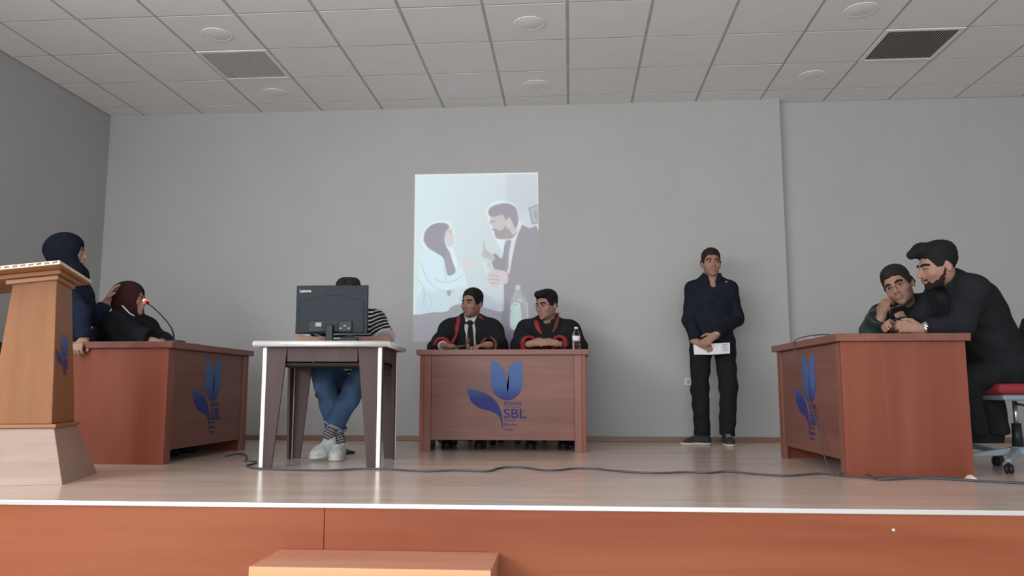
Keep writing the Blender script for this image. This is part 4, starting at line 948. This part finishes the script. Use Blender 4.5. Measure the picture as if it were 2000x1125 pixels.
for s in 'LR': shoe(r_, J['an' + s] * V(1, 1, 0) + V(0, .06, 0), J['an' + s] * V(1, 1, 0) + V(0, -.2, 0), M['black'], M['black'], ank=J['an' + s] + V(0, 0, .02))

# ---- person behind the monitor
t = empty('stool', (-1.70, 5.86, 0), 0, 'round black stool under the person behind the monitor', 'stool')
lathe('seat', [(0, .40), (.17, .40), (.19, .415), (.19, .445), (.17, .46), (0, .465)], M['blackcloth'], t, 32); lathe('column', [(0, .03), (.028, .03), (.025, .39), (0, .39)], M['steel'], t, 20); lathe('foot', [(0, .0), (.11, .0), (.11, .01), (.05, .03), (0, .032)], M['black'], t, 32)
r_ = person(-1.6, 5.8, 'person in striped tee, blue jeans and white sneakers hidden behind the computer monitor')
J = joints(neck=(-1.60, 5.74, 1.03), chest=(-1.60, 5.77, .82), pelvis=(-1.60, 5.86, .54), shL=(-1.425, 5.745, .965), shR=(-1.775, 5.745, .965),
           elL=(-1.305, 5.58, .805), elR=(-1.925, 5.56, .805), wrL=(-1.50, 5.36, .80), wrR=(-1.70, 5.36, .80),
           hipL=(-1.49, 5.80, .53), hipR=(-1.70, 5.80, .53), knL=(-1.445, 5.44, .555), knR=(-1.715, 5.44, .565), anL=(-1.630, 5.36, .175), anR=(-1.585, 5.43, .125))
H = Head((-1.60, 5.65, 1.135), 0, 22, 0, .97)
hL = hand_ops(J['wrL'], (-.45, -.85, -.12), (0, 0, -1), True, .3, .92); hR = hand_ops(J['wrR'], (.45, -.85, -.12), (0, 0, -1), False, .3, .92)
body(r_, J, H, SKIN['f'], 0, (hL, hR)); eyes_brows(H, r_, (0, -1, -.3))
hair(H, r_, M['hairb'], top=.018, side=.012, extra=[H.E((0, .075, -.03), (.07, .05, .09), k=.03), H.E((-.034, -.01, .100), (.036, .07, .032), k=.01), H.E((.036, -.01, .096), (.034, .07, .032), k=.01)], line=([-.12, -.085, -.062, -.048, -.034, .0, .02, .045, .09, .14], [.092, .090, .075, .03, -.03, -.05, -.06, -.08, -.10, -.11]))
so = torso_ops(J, .014, 1.0)
for s in 'LR': so.append(cutrc(J['sh' + s], J['sh' + s] * .12 + J['el' + s] * .88, .070, .078, .04, 0))
so.append(half((0, 0, .50), (0, 0, -1))); so.append(H.E((0, -.03, -.15), (.05, .09, .05), k=.01, op='s'))
def stripes(v):
    x, y, z = v.T; ax = np.abs(x + 1.60)
    # arc length from the neck outward over the shoulder: rings round the sleeve, level hoops on the trunk
    u = np.where(ax > .165, .97 - z + .45 * (ax - .165), .97 - z)
    s = (np.sin(u * 2 * math.pi / .032) > .55).astype(float)
    hem = np.zeros_like(s)
    for e, sh in ((J['elL'], J['shL']), (J['elR'], J['shR'])):
        d = unit(e - sh); L = np.linalg.norm(e - sh) * .88; tt = (v - sh) @ d; hem = np.maximum(hem, ((tt > L - .022) & (ax > .20)).astype(float))
    s = np.maximum(s, hem)[:, None]
    return s * np.array([.55, .55, .55]) + (1 - s) * np.array([.012, .012, .014])
sdf_obj('striped_shirt', so, .0055, M['stripes'], r_, colfn=stripes, bb=bounds([q for q in so if q.op == 'u']))
jo = [el(J['pelvis'], (.19, .14, .13), None, .05)]
for s in 'LR': jo += [rc(J['hip' + s], J['kn' + s], .098, .080, .04), cutrc(J['kn' + s], J['an' + s] + unit(J['kn' + s] - J['an' + s]) * .05, .080, .066, .012, 0)]
sdf_obj('jeans', jo, .0075, M['jeans'], r_, wrinkle=.004, bb=bounds(jo))
for s in 'LR':
    e = J['an' + s] + unit(J['kn' + s] - J['an' + s]) * .05; d = unit(J['kn' + s] - J['an' + s]); a = unit(np.cross(d, (0, 1, 0))); b = np.cross(d, a)
    ring = [tuple(e + (a * math.cos(t_) + b * math.sin(t_)) * .0655) for t_ in np.linspace(0, 2 * math.pi, 25)]
    bm = bmesh.new(); add_tube(bm, ring, .0055, 6, False); adopt(bm_obj('frayed_hem', bm, M['hem'], None, smooth=True), r_)
    so_ = [rc(J['an' + s] + d * .09, J['an' + s] - d * .01, .040, .042, .01)]
    an = J['an' + s].copy()
    def sockcol(v, an=an, d=d):
        u = (v - an) @ d; k = (np.sin(u * 2 * math.pi / .017) > .1)[:, None]; return k * np.array([.36, .34, .37]) + (1 - k) * np.array([.035, .022, .04])
    sdf_obj('striped_sock', so_, .005, M['stripes'], r_, colfn=sockcol)
shoe(r_, (-1.600, 5.43, .028), (-1.700, 5.190, .012), M['sneaker'], M['sneaker'], ank=J['anL'] + V(0, -.01, -.035), sc=1.12)
shoe(r_, (-1.590, 5.475, .0), (-1.545, 5.200, .0), M['sneaker'], M['sneaker'], ank=J['anR'] + V(0, -.01, -.02), sc=1.12)

# ---- woman standing behind the lectern
r_ = person(-3.42, 5.15, 'person in navy dress and dark headscarf standing behind the lectern, hand on the desk')
J = joints(neck=(-3.405, 5.16, 1.215), chest=(-3.38, 5.15, 1.02), pelvis=(-3.40, 5.14, .74), shL=(-3.40, 5.28, 1.12), shR=(-3.34, 5.01, 1.12),
           elL=(-3.34, 5.44, .985), elR=(-3.235, 4.965, .965), wrL=(-3.335, 5.50, 1.065), wrR=(-3.140, 4.915, .822),
           hipL=(-3.40, 5.24, .72), hipR=(-3.40, 5.05, .72), knL=(-3.40, 5.24, .42), knR=(-3.40, 5.05, .42), anL=(-3.42, 5.24, .09), anR=(-3.42, 5.05, .09))
J['elL'] = at(186, 622, 5.40); J['wrL'] = at(207, 593, 5.47); J['elR'] = at(158, 610, 4.96); J['wrR'] = at(163, 664, 4.93)
H = Head(at(134, 494, 5.15), 114, 2, 0, .98, True)
hR = hand_ops(J['wrR'], (.12, -.70, -.35), (0, .1, -1), False, .75, .95, spread=.4)
hL = hand_ops(J['wrL'], (.30, .15, .9), (.85, .25, -.3), True, .25, .95)
body(r_, J, H, SKIN['f'], 0, (hL, hR)); eyes_brows(H, r_, (.0, -1, 0), .0034, M['hairb'])
so = torso_ops(J, .012, .84) + [rc(J['pelvis'], J['pelvis'] * V(1, 1, 0) + V(0, 0, .05), .175, .21, .08)]
for s in 'LR': so += sleeves(J, s, .002, .008, .04, -.012)
so.append(half((0, 0, .05), (0, 0, -1)))
sdf_obj('dress', so, .009, M['navy'], r_, wrinkle=.004, bb=bounds([q for q in so if q.op == 'u']))
hijab(H, r_, M['navyscarf'], J['neck'] + V(.01, 0, .02), J['chest'] + V(-.01, 0, .07), (J['shL'], J['shR']), bun=.085, open_y=-.038)
for s in 'LR': shoe(r_, J['an' + s] * V(1, 1, 0) + V(-.05, 0, 0), J['an' + s] * V(1, 1, 0) + V(.19, 0, 0), M['black'], M['black'], ank=J['an' + s])
chair((-4.03, 5.60, 0), math.radians(90), 'black office chair at the left edge of the stage behind the lectern', M['blackcloth'], M['black'], seat_h=.40)

# ---- woman seated at the left desk
chair((-3.43, 5.70, 0), math.radians(90), 'black office chair under the person in the dark red headscarf', M['blackcloth'], M['black'], back=False)
r_ = person(-3.4, 5.68, 'person in black robe and dark red headscarf seated at the left desk, facing right')
J = joints(neck=(-3.275, 5.66, .985), chest=(-3.285, 5.66, .83), pelvis=(-3.40, 5.68, .58), shL=(-3.235, 5.83, .925), shR=(-3.245, 5.47, .925),
           elL=(-3.12, 5.86, .82), elR=(-3.05, 5.43, .82), wrL=(-3.0, 5.66, .81), wrR=(-2.935, 5.42, .802))
sit(J, -3.40, 5.68, .56, (1, 0))
H = Head(at(255, 586, 5.62), 97, 1, 0, .98, True)
hR = hand_ops(J['wrR'], (.95, -.15, -.1), (0, -.2, -1), False, .4, .93); hL = hand_ops(J['wrL'], (.55, -.8, -.1), (0, 0, -1), True, .4, .93)
body(r_, J, H, SKIN['f'], 0, (hL, hR)); eyes_brows(H, r_, (.0, -1, 0), .0034, M['hairb'])
so = torso_ops(J, .030, 1.05) + [rc(J['shR'] + V(-.02, 0, -.02), J['elR'] + V(-.06, 0, -.04), .08, .10, .06), rc(J['pelvis'] + V(0, 0, .15), J['pelvis'] + V(0, 0, -.05), .17, .19, .06), rc(J['chest'] + V(-.08, -.05, -.02), J['pelvis'] + V(-.05, -.08, .1), .15, .16, .08)]
for s in 'LR': so += sleeves(J, s, .02, .03, .05, -.02)
so.append(half((0, 0, .47), (0, 0, -1))); so.append(slab_cut((-3.212, 4.8, .6), (-2.4, 6.3, .7715)))
sdf_obj('robe', so, .008, M['blackcloth'], r_, wrinkle=.004, bb=bounds([q for q in so if q.op == 'u']))
_, ho = hijab(H, r_, M['burg'], J['neck'] + V(.01, 0, .02), J['chest'] + V(.02, 0, .10), (J['shL'] * .5 + J['neck'] * .5, J['shR'] * .5 + J['neck'] * .5), bun=.078, drape=.10, open_y=-.042)
q = band(so[:-2] + ho, [at(239, 597, 5.3), at(246, 604, 5.3), at(254, 612, 5.3), at(263, 617, 5.3)], 0, 0, reach=1.2); strip('pale_piping', q, (.009, .009, .008, .007), .008, M['pipe'], r_)
trousers(r_, J, M['blackcloth'], .004, .012)
for s in 'LR': shoe(r_, J['an' + s] * V(1, 1, 0) + V(-.06, 0, 0), J['an' + s] * V(1, 1, 0) + V(.2, 0, 0), M['black'], M['black'], ank=J['an' + s] + V(0, 0, .02))

# ---- man with glasses in the green robe at the right desk
chair((2.58, 5.62, 0), math.radians(-90), 'black office chair under the man in the green-sleeved robe', M['blackcloth'], M['black'], back=False)
r_ = person(2.5, 5.5, 'person in black and green robe with glasses resting cheek on hand at the right desk')
J = joints(neck=(2.135, 5.20, .985), chest=(2.20, 5.27, .87), pelvis=(2.50, 5.58, .58), shL=(2.285, 5.07, .925), shR=(1.995, 5.34, .915),
           elL=(2.13, 4.93, .825), elR=(1.86, 5.10, .825), wrL=(2.04, 5.01, .84), wrR=(1.915, 5.0, .94),
           hipL=(2.45, 5.48, .55), hipR=(2.42, 5.66, .55), knL=(2.16, 5.36, .55), knR=(2.16, 5.56, .55), anL=(2.2, 5.40, .09), anR=(2.2, 5.58, .09))
J['elR'] = at(1708, 645, 5.10); J['wrR'] = at(1722, 617, 5.02); J['wrL'] = at(1768, 640, 4.93); J['elL'] = at(1795, 655, 5.0) + V(0, 0, .015)
J['shR'] = at(1722, 620, 5.32); J['shL'] = at(1812, 602, 5.22)
H = Head(at(1755, 559, 5.10), -36, 10, -20, 1.04)
hR = hand_ops(J['wrR'], (.28, .02, .8), (.75, .55, -.1), False, .75, .95)
hL = hand_ops(J['wrL'], (-.30, .05, .9), (-.35, .75, .1), True, .55, .95)
body(r_, J, H, SKIN['m'], .20, (hL, hR)); eyes_brows(H, r_, (.1, -1, -.1), .0052)
hair(H, r_, M['hairb'], top=.014, side=.006, line=([-.12, -.085, -.062, -.048, -.034, -.010, .006, .012, .045, .09, .13], [.072, .070, .060, .034, -.006, -.010, .012, .020, -.035, -.058, -.060]))
glasses(H, r_, .0205, .0010)
so = torso_ops(J, .026, 1.05)
so += sleeves(J, 'L', .02, .02, .05, -.015)
so.append(half((0, 0, .47), (0, 0, -1))); so.append(slab_cut((1.3, 4.4, .6), (2.155, 5.9, .7715))); so.append(el(J['neck'] + V(-.03, -.06, .07), (.055, .09, .075), None, .01, 's'))
sdf_obj('robe', so, .008, M['blackcloth'], r_, wrinkle=.004, bb=bounds([q for q in so if q.op == 'u']))
go = sleeves(J, 'R', .028, .006, .05, -.012)
sdf_obj('green_sleeve', go, .007, M['green'], r_, wrinkle=.005)
q = [at(1796, 573, 5.12), at(1788, 583, 5.08), at(1779, 592, 5.05)]
nb = J['neck']
q1 = band(so[:-3], [at(1797, 570, 4.9), at(1786, 580, 4.9), at(1776, 590, 4.9)], 0, 0, reach=.9); strip('burgundy_collar', [p + V(0, -.005, 0) for p in q1], (.075, .07, .04), .012, M['burg'], r_)
q2 = band(so[:-3], [at(1805, 576, 4.9), at(1794, 584, 4.9), at(1783, 592, 4.9)], 0, 0, reach=.9); strip('pale_piping', [p + V(0, -.012, 0) for p in q2], (.009, .010, .009), .012, M['pipe'], r_)
trousers(r_, J, M['blackcloth'], .004, .012)
for s in 'LR': shoe(r_, J['an' + s] * V(1, 1, 0) + V(.06, 0, 0), J['an' + s] * V(1, 1, 0) + V(-.2, 0, 0), M['black'], M['black'], ank=J['an' + s] + V(0, 0, .02))
t = empty('handheld_phone', tuple(at(1753, 609, 4.935)), .3, 'dark phone held up in the hand of the man with glasses at the right desk', 'phone')
bm = bmesh.new(); bx(bm, (-.055, -.006, -.036), (.055, .006, .036)); bevel(bm, .0055, 3); bm_obj('phone_case', bm, M['black'], t, rot=(.5, -.25, 0))
bm = bmesh.new(); bx(bm, (-.050, .0061, -.032), (.050, .0068, .032)); bm_obj('phone_screen', bm, M['tie'], t, rot=(.5, -.25, 0))

# ---- man in the black shirt leaning on the right desk
chair((2.60, 4.93, 0), math.radians(-85), 'red-seated swivel chair on a grey star base at the right edge of the stage', M['redseat'], M['black'], seat_h=.50, by=.19)
r_ = person(2.5, 4.88, 'person in black shirt with short beard and steel watch leaning over the right desk')
J = joints(neck=(2.215, 4.77, 1.085), chest=(2.30, 4.80, .93), pelvis=(2.50, 4.90, .615), shL=(2.245, 4.60, 1.015), shR=(2.225, 4.98, 1.00),
           elL=(2.165, 4.60, .835), elR=(2.06, 5.0, .83), wrL=(1.955, 4.68, .823), wrR=(1.92, 4.83, .825),
           hipL=(2.46, 4.80, .585), hipR=(2.46, 5.00, .585), knL=(2.215, 4.80, .50), knR=(2.24, 5.03, .50), anL=(2.385, 4.88, .20), anR=(2.49, 5.02, .21))
J['wrL'] = at(1800, 643, 4.66); J['elL'] = at(1878, 636, 4.62); J['anL'] = at(1903, 838, 4.88); J['knL'] = at(1880, 745, 4.80); J['anR'] = at(1945, 840, 4.95); J['knR'] = at(1925, 745, 4.98)
H = Head(at(1832, 521, 4.70), -90, 14, 3, 1.06)
hL = hand_ops(J['wrL'], (-.92, .10, .18), (.1, .8, -.25), True, .75, 1.0); hR = hand_ops(J['wrR'], (-.7, -.4, .2), (-.2, -.6, -.5), False, .7, 1.0)
body(r_, J, H, SKIN['m'], .35, (hL, hR)); eyes_brows(H, r_, (.0, -1, -.8), .0056, open_=.42)
beard(H, r_, M['beard'], .0016)
hair(H, r_, M['hair'], top=.018, side=.003, extra=[H.C((-.02, -.06, .105), (.02, -.06, .105), .024, .024, k=.03), H.C((0, -.07, .108), (0, -.118, .092), .020, .010, k=.02)],
     line=([-.16, -.10, -.085, -.062, -.048, -.034, -.010, .006, .012, .045, .09, .13], [.068, .066, .068, .058, .030, -.002, -.004, .018, .024, -.020, -.045, -.05]), grain=.002)
so = torso_ops(J, .022, 1.12) + [rc(J['chest'] + V(.05, 0, .02), J['pelvis'] + V(.02, 0, -.02), .155, .165, .06), el(J['neck'] + V(0, -.02, -.02), (.085, .085, .06), None, .05)]
for s in 'LR': so += sleeves(J, s, .020, .004, .05, -.03)
so.append(half((0, 0, .50), (0, 0, -1))); so.append(slab_cut((1.3, 4.452, .6), (2.155, 5.9, .7715)))
so.append(H.E((0, -.05, -.15), (.06, .06, .045), k=.01, op='s'))
sdf_obj('shirt', so, .0075, M['blackcloth'], r_, wrinkle=.004, bb=bounds([q for q in so if q.op == 'u']))
trousers(r_, J, M['trouser'], .012, .008, .03, .003, ends={'L': .072, 'R': .074})
for s, dx in (('L', -.02), ('R', .02)): shoe(r_, J['an' + s] + V(.05, .01, -.075), J['an' + s] + V(-.19, -.01, -.075), M['blackcloth'], M['blackcloth'], ank=J['an' + s] + V(0, 0, .01))
d0 = unit(J['elL'] - J['wrL']); c0 = J['wrL'] + d0 * .018
tube('watch_band', [tuple(c0 - d0 * .011), tuple(c0 + d0 * .011)], .0375, M['steel'], None, 20); wb = adopt(bpy.data.objects['watch_band'], r_)
wf = lathe('watch_face', [(0, 0), (.021, 0), (.023, .004), (.021, .009), (0, .010)], M['steel'], None, 24); wf.location = tuple(c0 + V(0, -.030, .020)); wf.rotation_euler = Vector((0, -1, .6)).to_track_quat('Z', 'Y').to_euler()
wf.parent = wb; wf.matrix_parent_inverse = Matrix()

# ------------------------------------------------------------------ projector's picture on the back wall, its light painted as glowing vertex colours
def projected_picture():
    X0, Y0, X1, Y1 = 806, 334, 1056, 668; SS = 2; W, Hh = (X1 - X0) * SS, (Y1 - Y0) * SS
    gx_, gy_ = np.meshgrid(X0 + (np.arange(W) + .5) / SS, Y0 + (np.arange(Hh) + .5) / SS)
    img = np.zeros((Hh, W, 3), np.float32); L = lambda *c: np.array([lin(k / 255) for k in c], np.float32)
    base = L(150, 152, 155)
    def inside(pts):
        m = np.zeros(gx_.shape, bool); n = len(pts)
        for i in range(n):
            (xa, ya), (xb, yb) = pts[i], pts[(i + 1) % n]
            if ya == yb: continue
            m ^= ((ya > gy_) != (yb > gy_)) & (gx_ < (xb - xa) * (gy_ - ya) / (yb - ya) + xa)
        return m.astype(np.float32)
    def blur(a, r):
        k = np.ones(2 * r + 1) / (2 * r + 1)
        for ax in (0, 1): a = np.apply_along_axis(lambda v: np.convolve(np.pad(v, r, mode='edge'), k, mode='valid'), ax, a)
        return a
    def paint(pts, c, soft=1, smooth=True, alpha=1.0):
        nonlocal img
        P = [p[:2] for p in catmull([(*p, 0) for p in pts + [pts[0]]], 5)] if smooth else pts
        a = inside([(p[0], p[1]) for p in P])
        if soft: a = blur(a, soft)
        a = (a * alpha)[..., None]; c = L(*c) if not callable(c) else c()
        img = img * (1 - a) + np.maximum(c - base, 0.0) * a
    def line(pts, wd, c, alpha=1.0, soft=1):
        P = catmull([(*p, 0) for p in pts], 6) if len(pts) > 2 else [np.array((*p, 0), float) for p in pts]
        d2 = np.full(gx_.shape, 1e9, np.float32)
        for a, b in zip(P[:-1], P[1:]):
            ab = b - a; t = np.clip(((gx_ - a[0]) * ab[0] + (gy_ - a[1]) * ab[1]) / (ab[0] ** 2 + ab[1] ** 2 + 1e-9), 0, 1)
            d2 = np.minimum(d2, np.hypot(gx_ - a[0] - ab[0] * t, gy_ - a[1] - ab[1] * t))
        al = (np.clip(wd / 2 + .5 - d2, 0, 1) * alpha)[..., None]; nonlocal img
        img = img * (1 - al) + np.maximum(L(*c) - base, 0.0) * al
    def bright():
        u = np.clip((gx_ - 811) / 240, 0, 1)[..., None]; v = np.clip((gy_ - 340) / 270, 0, 1)[..., None]
        c = L(206, 224, 229) * (1 - u) + L(200, 209, 216) * u; c = c * (1 - .10 * v * u - .06 * v)
        lf = np.exp(-((gx_ - 812) / 9) ** 2)[..., None] * v; c = c * (1 - lf * np.array([.02, -.02, .10], np.float32))
        rt = np.clip((gx_ - 985) / 6, 0, 1)[..., None] * np.clip((430 - gy_) / 20, 0, 1)[..., None]; c = c * (1 - .07 * rt)
        return c
    # faint frame light of the projector over its whole field
    paint([(811, 341), (1051, 337), (1054, 666), (806, 668)], (158, 160, 168), 1, False)
    paint([(811, 341), (1051, 337), (1051.5, 600), (984, 611), (930, 596), (895, 594), (808, 615)], bright, 0, False)
    paint([(930, 560), (985, 600), (985, 612), (930, 596), (892, 594), (870, 600)], (178, 190, 203), 2, False, .7)
    paint([(880, 597), (930, 596), (984, 612), (1052, 600), (1054, 667), (806, 668), (807, 616)], (160, 163, 172), 2, False)
    line([(812, 342), (1051, 338)], 1.5, (228, 236, 240)); line([(811.5, 342), (808, 614)], 1.3, (225, 234, 228)); line([(1050, 338), (1051, 447)], 1.2, (224, 230, 234))
    # picture frame on the photographed wall
    paint([(1032, 406), (1051, 399), (1051, 437), (1038, 438)], (158, 163, 170), 0, False); paint([(1036, 408), (1051, 403), (1051, 433), (1041, 434)], (182, 187, 191), 0, False)
    paint([(1041, 412), (1049, 409), (1050, 428), (1044, 429)], (164, 168, 174), 1)
    # woman in white coat, side view
    halo = (222, 236, 240)
    paint([(822, 470), (829, 448), (845, 434), (868, 431), (880, 437), (888, 455), (889, 470), (884, 482), (895, 520), (880, 540), (838, 500)], halo, 2, True, .55)
    paint([(830, 487), (838, 486), (852, 493), (868, 500), (876, 522), (882, 535), (903, 522), (909, 545), (911, 559), (895, 566), (878, 570), (877, 605), (842, 610), (809, 613), (815, 590), (819, 520), (822, 500)], (203, 224, 231), 1)
    paint([(820, 566), (836, 570), (874, 570), (874, 604), (846, 608), (812, 612)], (190, 211, 219), 2, True, .8)
    for a in ([(822, 512), (832, 540), (850, 562), (876, 568), (900, 560)], [(828, 560), (832, 590), (834, 608)], [(836, 566), (842, 592), (838, 609)], [(850, 545), (868, 552), (890, 547), (905, 536)], [(818, 545), (828, 572), (824, 606)], [(868, 515), (869, 535), (872, 548)]): line(a, 2.2, (176, 197, 207), .75)
    paint([(870, 572), (880, 570), (892, 578), (898, 590), (884, 598), (872, 600)], (196, 211, 216), 1)
    paint([(902, 522), (908, 514), (918, 509), (930, 506), (933, 508), (922, 517), (914, 524), (906, 530)], (208, 206, 208), 0)
    line([(909, 513), (906, 505)], 3.0, (206, 204, 206)); line([(916, 510), (920, 502)], 2.5, (206, 205, 207))
    paint([(872, 440), (880, 444), (883, 452), (888, 464), (886, 468), (886, 474), (883, 480), (876, 482), (868, 470), (868, 452)], (205, 203, 205), 1)
    line([(876, 451), (883, 450)], 1.6, (168, 165, 170)); line([(878, 456), (882, 456)], 1.4, (160, 158, 165)); line([(882, 474), (886, 473)], 1.5, (180, 165, 172))
    paint([(827, 470), (830, 453), (842, 440), (858, 435), (872, 437), (877, 443), (870, 455), (868, 470), (872, 482), (880, 500), (889, 530), (878, 536), (873, 532), (866, 505), (852, 494), (836, 484)], (154, 154, 166), 1)
    paint([(868, 500), (876, 488), (884, 512), (890, 531), (874, 537)], (158, 159, 172), 1); paint([(872, 568), (881, 567), (880, 576), (875, 578)], (160, 165, 174), 1)
    # man in the dark suit, side view
    paint([(948, 412), (960, 396), (985, 392), (1008, 402), (1012, 430), (1018, 438), (1000, 470), (985, 520), (984, 500), (968, 468), (960, 450)], halo, 2, True, .5)
    paint([(958, 425), (966, 420), (1000, 420), (1010, 445), (992, 466), (978, 467), (968, 462), (965, 452), (961, 446), (962, 441), (956, 436)], (194, 190, 194), 1)
    paint([(953, 416), (957, 406), (972, 399), (990, 397), (1006, 404), (1011, 418), (1012, 437), (1006, 446), (1000, 432), (994, 424), (992, 432), (990, 440), (987, 431), (982, 420), (968, 423), (958, 423)], (156, 156, 165), 1)
    paint([(964, 448), (970, 447), (975, 451), (984, 446), (988, 438), (996, 450), (1000, 460), (990, 466), (976, 467), (968, 463)], (162, 160, 167), 1)
    paint([(987, 432), (992, 428), (997, 433), (995, 444), (990, 446)], (200, 194, 197), 1); line([(958, 434), (967, 431)], 2.2, (156, 155, 162)); line([(961, 449), (967, 449)], 1.6, (150, 150, 155))
    paint([(1018, 438), (1034, 446), (1051, 450), (1054, 560), (1054, 667), (984, 667), (983, 570), (982, 552), (976, 535), (960, 528), (952, 515), (966, 495), (980, 505), (985, 480), (990, 468), (1006, 455)], (152, 153, 162), 1)
    paint([(990, 468), (1004, 462), (1016, 440), (1020, 439), (1009, 465), (1000, 505), (995, 532), (991, 532), (989, 500)], (204, 213, 219), 1)
    paint([(990, 470), (998, 470), (994, 500), (993, 525), (989, 522), (988, 495)], (156, 160, 170), 1)
    line([(1020, 440), (1010, 470), (1001, 535)], 1.4, (150, 151, 160), .8)
    # raised hand, bottle and gripping hand
    paint([(942, 472), (946, 474), (950, 488), (962, 496), (966, 506), (958, 512), (947, 506), (941, 496), (944, 490)], (186, 186, 190), 1)
    for a in ([(943, 500), (957, 506)], [(946, 492), (958, 500)]): line(a, 1.5, (166, 168, 174))
    paint([(942, 508), (950, 503), (958, 510), (966, 530), (968, 552), (960, 556), (950, 535)], (196, 208, 214), 1, True, .8); line([(943, 510), (953, 540)], 1.4, (218, 228, 232)); line([(957, 508), (966, 530)], 1.2, (214, 222, 226))
    paint([(952, 535), (964, 527), (978, 528), (990, 533), (991, 552), (976, 556), (966, 562), (957, 556), (953, 546)], (201, 194, 199), 1)
    for a in ([(954, 539), (966, 537), (974, 540)], [(954, 546), (966, 545), (974, 548)], [(957, 553), (967, 553), (974, 554)]): line(a, 1.6, (172, 164, 172))
    line([(983, 556), (983, 604), (976, 598)], 1.6, (200, 208, 214))
    # bottle on the photographed table
    paint([(1003, 578), (1006, 566), (1007, 560), (1015, 560), (1017, 567), (1020, 578), (1029, 588), (1030, 640), (997, 642), (996, 600), (998, 585)], (166, 171, 178), 1)
    paint([(1007, 557), (1015, 557), (1016, 565), (1007, 566)], (186, 192, 196), 0); paint([(1000, 606), (1003, 598), (1010, 595), (1014, 600), (1015, 636), (1001, 638)], (184, 206, 206), 1)
    line([(998, 606), (1002, 594), (1010, 592), (1015, 598), (1016, 637), (1000, 640), (998, 610)], 1.3, (216, 230, 232)); line([(1030, 592), (1031, 620)], 1.2, (196, 202, 208)); line([(1012, 585), (1020, 588)], 1.5, (214, 222, 226)); line([(1006, 574), (1003, 582)], 1.2, (200, 206, 212))
    img = blur(img.reshape(Hh, W * 3).reshape(Hh, W, 3)[:, :, 0], 1)[..., None] * [1, 0, 0] + blur(img[:, :, 1], 1)[..., None] * [0, 1, 0] + blur(img[:, :, 2], 1)[..., None] * [0, 0, 1]
    img = img[::SS, ::SS] * .5 + img[1::SS, 1::SS] * .5; h, w_ = img.shape[:2]
    c00, c10, c01 = at(X0 + .5, Y0 + .5, YB), at(X1 - .5, Y0 + .5, YB), at(X0 + .5, Y1 - .5, YB)
    vs = np.array([at(X0 + .5 + i * (X1 - X0 - 1) / 40, Y0 + .5 + j * (Y1 - Y0 - 1) / 40, YB) for j in range(41) for i in range(41)]).reshape(41, 41, 3)
    jj = np.linspace(0, 40, h); ii = np.linspace(0, 40, w_); j0 = np.minimum(jj.astype(int), 39); i0 = np.minimum(ii.astype(int), 39); fj = (jj - j0)[:, None, None]; fi = (ii - i0)[None, :, None]
    P = (vs[j0][:, i0] * (1 - fj) * (1 - fi) + vs[j0 + 1][:, i0] * fj * (1 - fi) + vs[j0][:, i0 + 1] * (1 - fj) * fi + vs[j0 + 1][:, i0 + 1] * fj * fi)
    P[..., 1] = YB - .0015
    ctr = np.array([-.87, YB - .0015, 1.7]); ids = np.arange(h * w_).reshape(h, w_)
    q = np.stack([ids[:-1, :-1], ids[1:, :-1], ids[1:, 1:], ids[:-1, 1:]], -1).reshape(-1, 4)
    keep = img.sum(-1).reshape(-1)[q].max(1) > .002
    me = np_mesh('projected_picture', (P - ctr).reshape(-1, 3), q[keep], img.reshape(-1, 3)); me.materials.append(attr_mat('projector_light_on_wall', .55, True))
    o = bpy.data.objects.new('projected_picture', me); COL.objects.link(o); o.location = ctr
    tag(o, 'projected picture of a woman and a man in a suit on the back wall', 'projection')
projected_picture()
